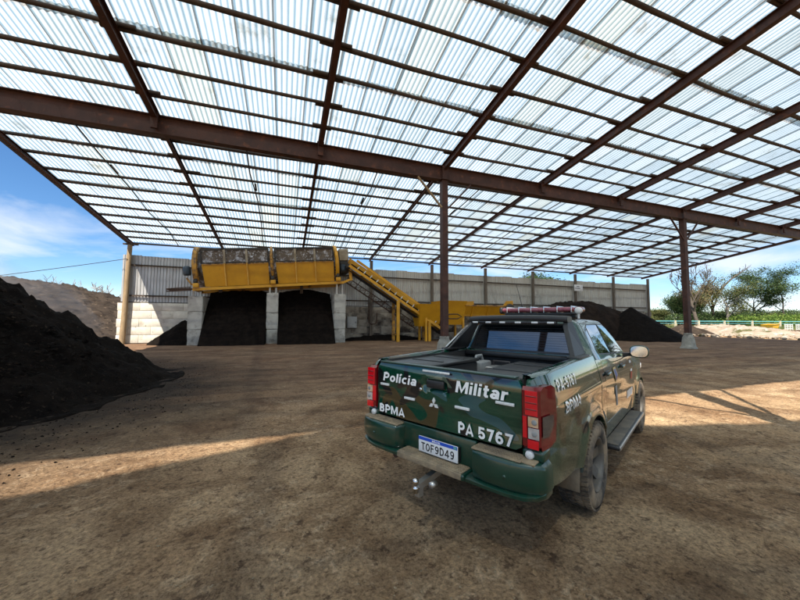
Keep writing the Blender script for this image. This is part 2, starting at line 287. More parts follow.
def mat_ground():
    m, N, L = new_mat('packed_soil'); out = N.new('ShaderNodeOutputMaterial'); p = N.new('ShaderNodeBsdfPrincipled'); L.new(p.outputs[0], out.inputs[0])
    v = coords(N, L, 1, False, True)
    n1 = noise_node(N, L, v, 0.35, 7, 0.6)
    col = ramp(N, L, n1.outputs[0], [(0.32, (0.36, 0.208, 0.105)), (0.5, (0.50, 0.325, 0.180)), (0.68, (0.61, 0.42, 0.245))]).outputs[0]
    # pale dry crust in the open, broken into flakes
    n2 = noise_node(N, L, v, 6.5, 9, 0.72, 0.5)
    a = ramp(N, L, n2.outputs[0], [(0.52, (0, 0, 0)), (0.59, (1, 1, 1))]).outputs[0]
    n3 = noise_node(N, L, v, 0.5, 4, 0.6)
    b = ramp(N, L, n3.outputs[0], [(0.42, (0, 0, 0)), (0.60, (0.85, 0.85, 0.85))]).outputs[0]
    k = mixc(N, L, 1.0, a, b, 'MULTIPLY')
    col = mixc(N, L, k, col, (0.74, 0.53, 0.33))
    # damp dark compost crumbs trodden in; shade of small pits painted into the colour
    n4 = noise_node(N, L, v, 9.0, 8, 0.72)
    c = ramp(N, L, n4.outputs[0], [(0.565, (0, 0, 0)), (0.61, (1, 1, 1))]).outputs[0]
    c2 = mixc(N, L, 0.7, (0, 0, 0), c)
    col = mixc(N, L, c2, col, (0.135, 0.076, 0.044))
    n7 = noise_node(N, L, v, 30.0, 5, 0.8)
    gr7 = ramp(N, L, n7.outputs[0], [(0.34, (0.42, 0.39, 0.36)), (0.5, (1, 1, 1)), (0.66, (1.5, 1.48, 1.44))]).outputs[0]
    col = mixc(N, L, 1.0, col, gr7, 'MULTIPLY')
    n8 = noise_node(N, L, v, 1.1, 6, 0.7, 0.6)
    gr8 = ramp(N, L, n8.outputs[0], [(0.38, (0.55, 0.50, 0.46)), (0.55, (1, 1, 1))]).outputs[0]
    col = mixc(N, L, 1.0, col, gr8, 'MULTIPLY')
    # spilled compost over the haul way along the back wall and round the left heap
    sep = N.new('ShaderNodeSeparateXYZ'); L.new(v, sep.inputs[0])
    n5 = noise_node(N, L, v, 0.45, 6, 0.65)
    yy = N.new('ShaderNodeMath'); yy.operation = 'MULTIPLY_ADD'; yy.inputs[1].default_value = 9.0; L.new(n5.outputs[0], yy.inputs[0]); L.new(sep.outputs[1], yy.inputs[2])
    mr = N.new('ShaderNodeMapRange'); mr.inputs['From Min'].default_value = 8.5; mr.inputs['From Max'].default_value = 15.0; mr.inputs['To Max'].default_value = 0.74; L.new(yy.outputs[0], mr.inputs[0])
    xg = N.new('ShaderNodeMapRange'); xg.inputs['From Min'].default_value = 47.5; xg.inputs['From Max'].default_value = 45.5; L.new(sep.outputs[0], xg.inputs[0])
    mm = N.new('ShaderNodeMath'); mm.operation = 'MULTIPLY'; L.new(mr.outputs[0], mm.inputs[0]); L.new(xg.outputs[0], mm.inputs[1])
    col = mixc(N, L, mm.outputs[0], col, (0.130, 0.071, 0.046))
    stv = N.new('ShaderNodeVectorMath'); stv.operation = 'MULTIPLY'; stv.inputs[1].default_value = (0.22, 2.4, 1.0); L.new(v, stv.inputs[0])
    n10 = noise_node(N, L, stv.outputs[0], 1.0, 7, 0.68, 0.3)
    st10 = ramp(N, L, n10.outputs[0], [(0.36, (0.48, 0.45, 0.43)), (0.5, (1, 1, 1)), (0.66, (1.45, 1.40, 1.34))]).outputs[0]
    col = mixc(N, L, mm.outputs[0], col, mixc(N, L, 1.0, col, st10, 'MULTIPLY'))
    ds = N.new('ShaderNodeVectorMath'); ds.operation = 'DISTANCE'; ds.inputs[1].default_value = (-10.0, 10.0, 0); L.new(v, ds.inputs[0])
    dd = N.new('ShaderNodeMath'); dd.operation = 'MULTIPLY_ADD'; dd.inputs[1].default_value = 5.0; L.new(n5.outputs[0], dd.inputs[0]); L.new(ds.outputs['Value'], dd.inputs[2])
    mr2 = N.new('ShaderNodeMapRange'); mr2.inputs['From Min'].default_value = 12.8; mr2.inputs['From Max'].default_value = 9.6; mr2.inputs['To Max'].default_value = 0.92; L.new(dd.outputs[0], mr2.inputs[0])
    col = mixc(N, L, mr2.outputs[0], col, (0.030, 0.021, 0.015))
    # beyond the yard: dry grass
    n6 = noise_node(N, L, v, 0.12, 6, 0.6)
    gr = ramp(N, L, n6.outputs[0], [(0.35, (0.085, 0.105, 0.030)), (0.65, (0.20, 0.17, 0.08))]).outputs[0]
    mr3 = N.new('ShaderNodeMapRange'); mr3.inputs['From Min'].default_value = 50; mr3.inputs['From Max'].default_value = 62; L.new(sep.outputs[0], mr3.inputs[0])
    col = mixc(N, L, mr3.outputs[0], col, gr)
    L.new(col, p.inputs['Base Color']); p.inputs['Roughness'].default_value = 0.95; p.inputs['Specular IOR Level'].default_value = 0.2
    nb = noise_node(N, L, v, 6, 12, 0.78)
    bu = N.new('ShaderNodeBump'); bu.inputs['Strength'].default_value = 1.0; bu.inputs['Distance'].default_value = 0.12
    L.new(nb.outputs[0], bu.inputs['Height']); L.new(bu.outputs[0], p.inputs['Normal'])
    MATS['packed_soil'] = m
mat_ground()

# ------------------------------------------------------------------ helpers
class MB:
    """collects geometry, builds ONE mesh object"""
    def __init__(s): s.v = []; s.f = []; s.sm = []
    def add(s, vs, fs, smooth=False):
        o = len(s.v); s.v += [tuple(x) for x in vs]; s.f += [tuple(i+o for i in f) for f in fs]; s.sm += [smooth]*len(fs); return s
    def box(s, c, d, rot=None):
        x, y, z = d[0]/2, d[1]/2, d[2]/2
        P = [Vector((i*x, j*y, k*z)) for i in (-1, 1) for j in (-1, 1) for k in (-1, 1)]
        if rot is not None: P = [rot @ p for p in P]
        P = [p + Vector(c) for p in P]
        return s.add(P, [(0, 1, 3, 2), (4, 6, 7, 5), (0, 4, 5, 1), (2, 3, 7, 6), (0, 2, 6, 4), (1, 5, 7, 3)])
    def span(s, lo, hi): return s.box([(a+b)/2 for a, b in zip(lo, hi)], [abs(b-a) for a, b in zip(lo, hi)])
    def bbox(s, c, d, b=0.02, seg=2, rot=None):
        bm = bmesh.new(); bmesh.ops.create_cube(bm, size=1)
        for v in bm.verts: v.co = Vector((v.co.x*d[0], v.co.y*d[1], v.co.z*d[2]))
        bmesh.ops.bevel(bm, geom=bm.edges[:], offset=min(b, min(d)*0.45), segments=seg, affect='EDGES', profile=0.5)
        return s.from_bm(bm, c, rot, True)
    def from_bm(s, bm, c=(0, 0, 0), rot=None, smooth=False):
        bm.verts.index_update()
        P = [(rot @ v.co if rot is not None else v.co) + Vector(c) for v in bm.verts]
        s.add(P, [[v.index for v in f.verts] for f in bm.faces], smooth); bm.free(); return s
    def bar(s, a, b, w, h, up=Vector((0, 0, 1))):
        a = Vector(a); b = Vector(b); d = (b-a); L = d.length; d.normalize()
        x = d.cross(up)
        if x.length < 1e-4: x = d.cross(Vector((0, 1, 0)))
        x.normalize(); z = x.cross(d)
        P = []
        for t in (a, b):
            for i, j in ((-1, -1), (1, -1), (1, 1), (-1, 1)): P.append(t + x*(i*w/2) + z*(j*h/2))
        return s.add(P, [(0, 1, 2, 3)[::-1], (4, 5, 6, 7), (0, 1, 5, 4), (1, 2, 6, 5), (2, 3, 7, 6), (3, 0, 4, 7)])
    def ibeam(s, a, b, w, h, t=0.02, up=Vector((0, 0, 1))):
        a = Vector(a); b = Vector(b); d = (b-a).normalized(); x = d.cross(up).normalized(); z = x.cross(d)
        s.bar(a+z*(h/2-t/2), b+z*(h/2-t/2), w, t, up); s.bar(a-z*(h/2-t/2), b-z*(h/2-t/2), w, t, up)
        return s.bar(a, b, t*0.8, h-2.02*t, up)
    def tube(s, pts, r, n=8, cap=True, smooth=True):
        pts = [Vector(p) for p in pts]; rs = r if isinstance(r, (list, tuple)) else [r]*len(pts)
        o = len(s.v); rings = []; prev = None
        for i, p in enumerate(pts):
            d = (pts[min(i+1, len(pts)-1)] - pts[max(i-1, 0)]).normalized()
            if prev is None:
                x = d.cross(Vector((0, 0, 1)));
                if x.length < 1e-3: x = d.cross(Vector((0, 1, 0)))
            else: x = prev - d*prev.dot(d)
            x.normalize(); prev = x; y = d.cross(x)
            rings.append([p + (x*cos(2*pi*k/n) + y*sin(2*pi*k/n))*rs[i] for k in range(n)])
        V = [q for rg in rings for q in rg]; F = []
        for i in range(len(pts)-1):
            for k in range(n): F.append((i*n+k, i*n+(k+1) % n, (i+1)*n+(k+1) % n, (i+1)*n+k))
        s.add(V, F, smooth)
        if cap:
            s.add(rings[0], [tuple(range(n))[::-1]]); s.add(rings[-1], [tuple(range(n))])
        return s
    def lathe(s, prof, n=24, axis='y', c=(0, 0, 0), smooth=True):
        """prof: (r, t) pairs, t along axis"""
        V = []
        for r, t in prof:
            for k in range(n):
                a = 2*pi*k/n
                V.append({'y': (c[0]+r*cos(a), c[1]+t, c[2]+r*sin(a)), 'z': (c[0]+r*cos(a), c[1]+r*sin(a), c[2]+t), 'x': (c[0]+t, c[1]+r*cos(a), c[2]+r*sin(a))}[axis])
        F = []
        for i in range(len(prof)-1):
            for k in range(n): F.append((i*n+k, i*n+(k+1) % n, (i+1)*n+(k+1) % n, (i+1)*n+k))
        return s.add(V, F, smooth)
    def prism(s, pts, depth, plane='xz', off=0.0):
        """polygon extruded along the third axis from off to off+depth"""
        def mk(p, t): return {'xz': (p[0], t, p[1]), 'yz': (t, p[0], p[1]), 'xy': (p[0], p[1], t)}[plane]
        n = len(pts); V = [mk(p, off) for p in pts] + [mk(p, off+depth) for p in pts]
        F = [tuple(range(n)), tuple(range(n, 2*n))[::-1]] + [(i, i+n, (i+1) % n+n, (i+1) % n) for i in range(n)]
        return s.add(V, F)
    def mesh(s, name):
        me = bpy.data.meshes.new(name); me.from_pydata(s.v, [], s.f)
        me.polygons.foreach_set('use_smooth', s.sm)
        bm = bmesh.new(); bm.from_mesh(me); bmesh.ops.recalc_face_normals(bm, faces=bm.faces[:]); bm.to_mesh(me); bm.free()
        return me
    def build(s, name, mat, parent=None, loc=None, sharp=None):
        me = s.mesh(name)
        o = bpy.data.objects.new(name, me); COL.objects.link(o)
        me.materials.append(MATS[mat])
        if sharp is not None: me.set_sharp_from_angle(angle=radians(sharp))
        if parent: o.parent = parent
        if loc is not None: o.location = loc
        return o

def obj_of(me, name, parent=None, loc=(0, 0, 0), rot=(0, 0, 0), scale=(1, 1, 1)):
    o = bpy.data.objects.new(name, me); COL.objects.link(o); o.location = loc; o.rotation_euler = rot; o.scale = scale
    if parent: o.parent = parent
    return o
def empty(name, loc=(0, 0, 0), rot=(0, 0, 0)):
    o = bpy.data.objects.new(name, None); COL.objects.link(o); o.location = loc; o.rotation_euler = rot; o.empty_display_size = 0.3; return o
def tag(o, label, cat, group=None):
    o['label'] = label; o['category'] = cat
    if group: o['group'] = group
    return o
def struct(o): o['kind'] = 'structure'; return o
def stuff(o): o['kind'] = 'stuff'; return o
def fbm(x, y, s=1.0, o=4, seed=0.0):
    v = 0; a = 1; t = 0
    for i in range(o):
        v += a*noise.noise(Vector((x*s, y*s, seed+i*7.3))); t += a; a *= 0.55; s *= 2.1
    return v/t
def cam_px(P):
    d = Vector(P) - Vector((0, 0, CAM_H)); z = d.dot(_f2)
    if z < 0.2: return None
    return (400+FPX*d.dot(_R)/z, 300-FPX*d.dot(_U)/z, z)

# ------------------------------------------------------------------ ground
def soil_h(x, y):
    near = 1.0/(1.0 + (max(0.0, sqrt(x*x+y*y)-14)/10)**2)
    h = 0.035*fbm(x, y, 0.35, 3, 1.0) + 0.045*near*fbm(x, y, 1.9, 4, 5.0)
    # old wheel tracks running along the shed
    for yc, ph in ((8.3, 0.4), (10.2, 0.9), (13.2, 2.0), (16.0, 3.1), (20.5, 1.2), (22.6, 4.0)):
        d = y - yc - 0.5*sin(x*0.12+ph)
        h += -0.035*exp(-(d/0.22)**2) + 0.022*exp(-((d-0.38)/0.2)**2) + 0.018*exp(-((d+0.4)/0.2)**2)
    return h - 0.02
def ground():
    def axis(segs):
        out = []
        for a, b, n in segs: out += [a+(b-a)*i/n for i in range(n)]
        out.append(segs[-1][1]); return out
    xs = axis([(-420, -60, 8), (-60, -14, 14), (-14, -6, 40), (-6, 9, 190), (9, 22, 60), (22, 60, 50), (60, 160, 22), (160, 700, 8)])
    ys = axis([(-300, -40, 6), (-40, -2, 20), (-2, 1, 20), (1, 8, 120), (8, 14, 60), (14, 30, 80), (30, 60, 20), (60, 160, 16), (160, 700, 8)])
    nx = len(xs)
    V = []
    for y in ys:
        for x in xs:
            h = soil_h(x, y)
            if x > 46: h += min(0.5, (x-46)*0.02)
            V.append((x, y, h))
    F = [(j*nx+i, j*nx+i+1, (j+1)*nx+i+1, (j+1)*nx+i) for j in range(len(ys)-1) for i in range(nx-1)]
    m = MB().add(V, F, True); struct(m.build('ground', 'packed_soil'))
ground()

# ------------------------------------------------------------------ shed
SLOPE, ZG, YG = 0.14, 9.72, 14.3
def zr(y): return ZG + (YG-y)*SLOPE
RX = [7.32 + 6.03*k for k in range(-3, 7)]      # rafter lines
X0, X1 = -11.05, 44.1
TOPY, EAVE = -1.71, 29.7
NEAR_END = -19.0
ZN0 = zr(TOPY) + 1.2                             # the second slope starts higher: an open clerestory between the two
def zn(y): return ZN0 + (y+2.6)*0.14
def near_edge(x):  # outline of the unseen near roof edge, shaped to taper the sun strip
    P = [(-20, -4.8), (-7.4, -3.32), (-4.2, -2.36), (-1.3, -2.25), (1.3, -3.76), (3.6, -4.3), (6, -4.5), (60, -4.5)]
    for (a, b), (c, d) in zip(P, P[1:]):
        if a <= x <= c: return b+(d-b)*(x-a)/(c-a)
    return -4.0
shed = empty('open_shed', (7.32, 14.3, 0))
tag(shed, 'large open steel shed with translucent corrugated roof on brown columns', 'shed')
SHED_O = Vector((7.32, 14.3, 0))
def sp(p): return Vector(p) - SHED_O
def shed_part(mb, name, mat, sharp=None):
    mb.v = [tuple(Vector(v)-SHED_O) for v in mb.v]
    return mb.build(name, mat, shed, sharp=sharp)

def roof():
    W, PITCHC, AMP, SEG = 1.05, 0.175, 0.026, 6
    cols = int((X1-X0)/W)
    def sheet_mesh(length, slope):
        n = 6*SEG + 3
        V = []; F = []; ln = 3
        for j in range(ln+1):
            t = length*j/ln
            for i in range(n):
                x = i*PITCHC/SEG
                V.append((x, t, AMP*cos(2*pi*x/PITCHC) - slope*t))
        for j in range(ln):
            for i in range(n-1): F.append((j*n+i, j*n+i+1, (j+1)*n+i+1, (j+1)*n+i))
        return V, F
    courses = [TOPY, 3.55, 7.35, 11.0, 14.9, 17.4, 21.0, 24.8, EAVE]
    cand = []
    for ci in range(len(courses)-1):
        a, b = courses[ci], courses[ci+1]; ln = b-a + (0.28 if ci < len(courses)-2 else 0)
        for k in range(cols):
            x = X0+k*W
            j = random.uniform(-0.05, 0.05)
            z = zr(a+j) + (0.012 if k % 2 else 0.0) + 0.022*(len(courses)-ci)
            c = [cam_px((x+dx, a+dy*(b-a), z-SLOPE*dy*(b-a))) for dx in (0, W) for dy in (0, 1)]
            area = 0
            if all(c):
                xs = [min(max(q[0], 0), 800) for q in c]; ys = [min(max(q[1], 0), 600) for q in c]
                area = abs((xs[3]-xs[0])*(ys[1]-ys[2])-(xs[1]-xs[2])*(ys[3]-ys[0]))/2
                if max(ys) <= 0 or max(xs) <= 0 or min(xs) >= 800: area = 0
            cand.append((area, ('f', ci, ln), (x, a+j, z), SLOPE))
    near_rows = []
    for k in range(cols):
        x = X0+k*W; y = near_edge(x+W/2)
        while y > NEAR_END:
            ln = min(3.9, y-NEAR_END)
            near_rows.append((0, ('n', 0, ln), (x, y, zn(y)), near_edge(x+W)-near_edge(x))); y -= 3.7
    cand.sort(key=lambda t: -t[0])
    meshes = {}; rest = MB()
    for r, (area, key, loc, s) in enumerate(cand):
        V, F = sheet_mesh(key[2], SLOPE)
        if r < 300 and area > 0:
            if key not in meshes:
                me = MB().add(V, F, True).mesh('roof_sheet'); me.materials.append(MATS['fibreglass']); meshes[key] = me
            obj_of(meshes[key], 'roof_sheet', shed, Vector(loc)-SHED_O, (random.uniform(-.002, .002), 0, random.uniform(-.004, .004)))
        else:
            rest.add([(v[0]+loc[0], v[1]+loc[1], v[2]+loc[2]) for v in V], F, True)
    for area, key, loc, s in near_rows:
        V, F = sheet_mesh(key[2], 0.14)
        rest.add([(v[0]+loc[0], loc[1]-v[1]+s*(v[0]/W-0.5), v[2]+loc[2]) for v in V], F, True)
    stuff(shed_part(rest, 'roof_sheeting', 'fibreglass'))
    # a few sheet ends jut out past the left verge
    for y in (15.6, 17.4, 19.2, 21.4, 23.9, 26.0):
        m = MB().box((X0-0.14, y, zr(y)-0.02), (0.3, 0.34, 0.012), Matrix.Rotation(-math.atan(SLOPE), 3, 'X'))
        shed_part(m, 'sheet_strip', 'sign_white')
roof()

def frame():
    # rafters on top of the girder
    for k, x in enumerate(RX):
        m = MB(); d = 0.34
        m.ibeam((x, TOPY+0.5, zr(TOPY+0.5)-0.36), (x, YG+0.1, zr(YG+0.1)-0.36), 0.20, d, 0.022); shed_part(m, 'rafter', 'steel_brown')
        m = MB(); m.ibeam((x, YG+0.11, zr(YG+0.11)-0.29), (x, EAVE-0.25, zr(EAVE-0.25)-0.29), 0.13, 0.2, 0.016)
        shed_part(m, 'rafter', 'steel_brown')
        m = MB(); m.ibeam((x, near_edge(x)-0.05, zn(near_edge(x)-0.05)-0.36), (x, NEAR_END, zn(NEAR_END)-0.36), 0.2, d, 0.022)
        shed_part(m, 'rafter', 'steel_brown')
        # clerestory post and strut that carry the upper slope
        y = near_edge(x)-0.1
        if k in (1, 2, 3): continue
        m = MB(); m.bar((x, y, zr(TOPY)-0.6), (x, y, zn(y)-0.55), 0.14, 0.14); shed_part(m, 'clerestory_post', 'steel_brown')
        m = MB(); m.bar((x, y+0.1, zr(TOPY)-0.36), (x, TOPY+0.55, zr(TOPY)-0.36), 0.14, 0.2); shed_part(m, 'tie_beam', 'steel_brown')
        if k < len(RX)-1:
            m = MB(); m.bar((x+0.1, y, zr(TOPY)-0.45), (x+1.5, near_edge(x+1.5)-0.1, zn(near_edge(x+1.5))-0.4), 0.06, 0.06); shed_part(m, 'brace', 'steel_brown')
    # timber purlins, one log per bay, lapped beside each other over the rafters
    y = 10.94 - 1.24*10; i = 0
    while y < EAVE:
        for b in range(len(RX)-1):
            o = 0.06 if (b+i) % 2 else -0.06
            xa = RX[b]-(0.35 if b else 0.1)-random.uniform(0, .25); xb = RX[b+1]+0.35+random.uniform(0, .3)
            if b == len(RX)-2: xb = RX[b+1]+0.45
            if b == 0: xa = X0+0.06
            n = 7; pts = []; rad = []
            ph = random.random()*6; am = random.uniform(0.005, 0.05); tw = random.uniform(0.066, 0.086)
            for t in range(n+1):
                u = t/n; x = xa+(xb-xa)*u
                pts.append((x, y+o+am*sin(u*pi*1.3+ph)+random.uniform(-.008, .008), zr(y)-0.115-am*0.6*sin(u*pi)))
                rad.append(tw*(1-0.18*u)*random.uniform(0.94, 1.06))
            shed_part(MB().tube(pts, rad, 6), 'purlin', 'timber_dark')
        y += 1.24; i += 1
    y = -5.0
    while y > NEAR_END:
        shed_part(MB().tube([(X0+0.1, y, zn(y)-0.11), ((X0+X1)/2, y, zn(y)-0.13), (X1-0.2, y, zn(y)-0.11)], 0.07, 6), 'purlin', 'timber_dark'); y -= 1.3
    # side verge trusses
    m = MB(); m.bar((X0+0.06, TOPY, zr(TOPY)-0.24), (X0+0.06, EAVE, zr(EAVE)-0.24), 0.10, 0.18); shed_part(m, 'verge_beam', 'steel_dark')
    m = MB(); m.bar((X1-0.15, TOPY, zr(TOPY)-0.24), (X1-0.15, EAVE, zr(EAVE)-0.24), 0.10, 0.18); shed_part(m, 'verge_beam', 'steel_dark')
    # thin sag rods half way along every bay behind the girder
    for b in range(len(RX)-1):
        x = (RX[b]+RX[b+1])/2
        pts = [(x+random.uniform(-.12, .12), yy, zr(yy)-0.235+random.uniform(-.02, .02)) for yy in (14.6, 17.5, 20.4, 23.4, 26.3, 29.2)]
        shed_part(MB().tube(pts, 0.032, 5), 'sag_rod', 'steel_dark')
        m = MB(); m.bar((pts[2][0], 18.4, zr(18.4)-0.25), (pts[2][0], 19.1, zr(19.1)-0.25), 0.09, 0.06); shed_part(m, 'splice_plate', 'steel_dark')
    # girder on columns, in three welded lengths and one out of sight to the left
    cols = [RX[0], RX[3], RX[6], RX[9]]
    for a, b in zip(cols, cols[1:]):
        xa = a+0.01 if a > RX[0] else X0; xb = b-0.01 if b < RX[9] else X1-0.1
        m = MB(); m.ibeam((xa, YG, 9.06), (xb, YG, 9.06), 0.30, 0.72, 0.035); shed_part(m, 'girder', 'steel_brown')
    for k, x in enumerate(RX):
        if x in cols: continue
        m = MB().box((x, YG-0.20, 9.12), (0.22, 0.10, 0.56)); m.box((x, YG-0.20, 9.42), (0.30, 0.14, 0.03)); shed_part(m, 'bracket', 'steel_brown')
    for x in cols[:]:
        c = MB(); h = 8.7
        c.ibeam((x, YG, 0.55), (x, YG, h), 0.30, 0.30, 0.03, up=Vector((0, 1, 0)))
        c.box((x-0.142, YG, (0.55+h)/2), (0.012, 0.24, h-0.55)); c.box((x+0.142, YG, (0.55+h)/2), (0.012, 0.24, h-0.55)); c.box((x, YG, 8.71), (0.46, 0.46, 0.02)); c.box((x, YG-0.17, 9.06), (0.30, 0.03, 0.66))
        co = shed_part(c, 'column', 'steel_brown')
        # poured footing, wider at the ground, with a cracked lip
        f = MB(); prof = [(0.42, -0.05), (0.42, 0.05), (0.36, 0.10), (0.33, 0.35), (0.30, 0.70), (0.235, 0.84), (0.20, 0.93), (0.23, 0.98), (0.17, 1.0), (0.02, 1.0)]
        V = []; n = 18
        for r, z in prof:
            for k in range(n):
                a = 2*pi*k/n; sq = 1/max(abs(cos(a)), abs(sin(a)))**0.55
                w = 1+0.13*noise.noise(Vector((cos(a)*1.7+x, sin(a)*1.7, z*2)))
                V.append((x+r*sq*w*cos(a), YG+r*sq*w*sin(a), z+0.03*noise.noise(Vector((a*2, z*3, x)))))
        F = [(i*n+k, i*n+(k+1) % n, (i+1)*n+(k+1) % n, (i+1)*n+k) for i in range(len(prof)-1) for k in range(n)]
        f.add(V, F, True); f.v = [tuple(Vector(v)-SHED_O) for v in f.v]
        f.build('footing', 'footing', co)
        if x in (RX[3], RX[6]):
            for sgn, mat in ((-1, 'timber_pale' if x == RX[3] else 'steel_brown'), (1, 'steel_brown')):
                m = MB(); m.bar((x+sgn*0.17, YG-0.1, 7.3), (x+sgn*1.45, YG-0.12, 8.66), 0.09, 0.07); shed_part(m, 'knee_brace', mat)
    # back row of posts
    for k, x in enumerate(RX):
        z1 = zr(28.95)-0.53
        if k == 0:
            pts = [(x-0.1, 28.68, 0.0), (x-0.05, 28.7, 2), (x, 28.68, 4.5), (x+0.06, 28.7, z1)]
            shed_part(MB().tube(pts, [0.19, 0.175, 0.165, 0.15], 10), 'timber_post', 'timber_pale')
            shed_part(MB().box((x+0.1, 28.7, z1+0.06), (0.9, 0.16, 0.1)), 'post_cap', 'timber_dark')
        else:
            shed_part(MB().bar((x, 28.64, 0), (x, 28.64, z1), 0.24, 0.2), 'timber_post', 'timber_grey')
    # inner row of columns with knee braces and a second girder, to the right of the photographer
    for a, b in zip(cols, cols[1:]):
        m = MB(); m.ibeam((a+0.2, 1.5, 10.62), (b-0.2, 1.5, 10.62), 0.24, 0.5, 0.03); shed_part(m, 'girder', 'steel_brown')
    for x in cols:
        m = MB(); m.bar((x, 1.5, 0), (x, 1.5, 10.95), 0.30, 0.30, Vector((0, 1, 0))); shed_part(m, 'column', 'steel_brown')
        if x < X1-3: m = MB(); m.bar((x+0.16, 1.5, 3.2), (x+2.2, 1.5, 10.3), 0.08, 0.07); shed_part(m, 'knee_brace', 'steel_brown')
        if x > X0+3: m = MB(); m.bar((x-0.16, 1.5, 3.6), (x-3.9, 1.5, 10.3), 0.08, 0.07); shed_part(m, 'knee_brace', 'steel_brown')
    # far columns of the upper slope, out of view behind the photographer
    for x in (RX[1], RX[4], RX[7]):
        m = MB(); m.bar((x, -12, 0), (x, -12, zn(-12)-0.5), 0.3, 0.3); shed_part(m, 'column', 'steel_brown')
    for x in (RX[0], RX[3], RX[6], RX[9]):
        m = MB(); m.bar((x, -3.2 if x == RX[0] else -6.5, 0), (x, -3.2 if x == RX[0] else -6.5, zn(-6.5)-0.5), 0.3, 0.3); shed_part(m, 'column', 'steel_brown')
frame()

# ------------------------------------------------------------------ back wall
def back_wall():
    w = empty('boundary_wall', (16, 29.1, 0)); O = Vector((16, 29.1, 0))
    tag(w, 'long back wall of concrete blocks topped with upright corrugated metal sheets', 'wall')
    XA, XB = -11.35, 43.4
    bh, bl = 0.592, 1.36
    def bmesh_block(l, seed):
        m = MB(); m.bbox((l/2, 0, bh/2), (l-0.008, 0.30, bh-0.016), 0.014, 2); return m.mesh('block')
    full = bmesh_block(bl, 0); half = bmesh_block(bl/2, 1)
    for me in (full, half): pass
    fm = {}
    for key, src in (('f', full), ('h', half)):
        for mat in ('block', 'block_stained'):
            c = src.copy(); c.materials.clear(); c.materials.append(MATS[mat]); fm[key+mat] = c
    for r in range(5):
        x = XA + random.uniform(-.03, .03); first = True
        while x < XB-0.2:
            key = 'h' if first and r % 2 else 'f'; l = bl/2 if key == 'h' else bl; first = False
            mat = 'block' if x < -6.5 else 'block_stained'
            obj_of(fm[key+mat], 'concrete_block', w, Vector((x, 29.1+random.uniform(-.012, .012), r*(bh)+0.02))-O, (0, 0, random.uniform(-.004, .004)))
            x += l
    core = MB().span((XA+0.02-16, -0.12, 0.0), (XB-16, 0.10, 2.94)); core.build('mortar_core', 'concrete', w)
    cp = MB().span((XA-16, -0.17, 2.985), (XB-16, 0.15, 3.03)); cp.build('capping', 'timber_dark', w)
    # sheets
    x = XA+0.15; k = 0
    ms = {}
    for wd, mat, nm in ((1.0, 'galvanised', 'a'), (1.0, 'galvanised_aged', 'b')):
        V = []; F = []; n = 0; zs = (0, 3.5)
        prof = []
        p = 0.0
        while p < wd+0.04:
            prof += [(p, 0), (p+0.05, 0), (p+0.075, -0.045), (p+0.125, -0.045), (p+0.15, 0)]; p += 0.2
        for z in zs:
            for (a, b) in prof: V.append((a, b, z))
        n = len(prof)
        F = [(i, i+1, n+i+1, n+i) for i in range(n-1)]
        # thickness: a second skin
        V2 = [(v[0], v[1]+0.004, v[2]) for v in V]; F2 = [tuple(q+len(V) for q in f[::-1]) for f in F]
        me = MB().add(V+V2, F+F2).mesh('metal_sheet'); me.materials.append(MATS[mat]); ms[nm] = me
    while x < XB-0.3:
        nm = 'a' if x < 9 else 'b'
        obj_of(ms[nm], 'metal_sheet', w, Vector((x, 29.02+(0.006 if k % 2 else 0), 3.032+random.uniform(-0.0, .0)))-O, (0, random.uniform(-.004, .004), 0), (1, 1, random.uniform(0.95, 0.985)))
        x += 1.0; k += 1
    for z in (3.48, 5.72):
        for a in range(len(RX)-1):
            m = MB(); m.bar((max(RX[a], XA+0.3)-16+0.12, -0.215+(0), z), (RX[a+1]-16-0.12, -0.215, z+random.uniform(-.03, .03)), 0.09, 0.11); m.build('rail', 'timber_dark', w)
back_wall()

# fittings on the wall
def wall_fittings():
    e = empty('electrical_box', (5.62, 28.72, 1.15))
    tag(e, 'small pale grey electrical box on stained wall beside right pillar', 'electrical box')
    MB().bbox((0, 0, 0.42), (0.86, 0.24, 1.0), 0.03).build('cabinet', 'box_grey', e)
    MB().bbox((0, -0.135, 0.42), (0.76, 0.03, 0.9), 0.012).build('door', 'box_grey', e)
    MB().box((0.3, -0.16, 0.42), (0.05, 0.03, 0.14)).build('latch', 'steel_dark', e)
    m = MB().tube([(7.05, 28.45, 3.9), (7.06, 28.45, 2.0), (7.1, 28.45, 1.55), (7.3, 28.45, 1.42), (7.62, 28.45, 1.42), (7.8, 28.45, 1.6), (7.82, 28.45, 2.4)], 0.05, 8)
    tag(m.build('conduit_pipe', 'rust'), 'rusty bent conduit pipe hanging on wall left of yellow conveyor legs', 'pipe')
    s = empty('notice_sign', (31.6, 28.46, 5.2))
    tag(s, 'small white notice board nailed to timber post above dark heap', 'sign')
    MB().bbox((0.1, 0, 0.35), (1.25, 0.05, 0.72), 0.01).build('board', 'sign_white', s)
    for x, z, wd in ((0.0, 0.52, 0.42), (-0.05, 0.30, 0.72)):
        MB().box((x, -0.029, z), (wd, 0.006, 0.075)).build('printed_line', 'sign_mark', s)
    c = MB(); a = Vector((-10.75, 28.5, 6.1)); b = Vector((-37.0, 34, 2.2)); pts = []
    for i in range(15):
        t = i/14; p = a.lerp(b, t); p.z -= 0.6*4*t*(1-t)*0.5; pts.append(p)
    c.tube(pts, 0.022, 5); tag(c.build('overhead_cable', 'cable'), 'thin dark cable running down left from pale timber corner post', 'cable')
    p = MB().tube([(-5.55, 30.4, 0), (-5.55, 30.4, 7.05)], 0.16, 8); tag(p.build('concrete_pole', 'concrete'), 'pale pole standing behind metal sheets left of yellow screening drum', 'pole')
wall_fittings()

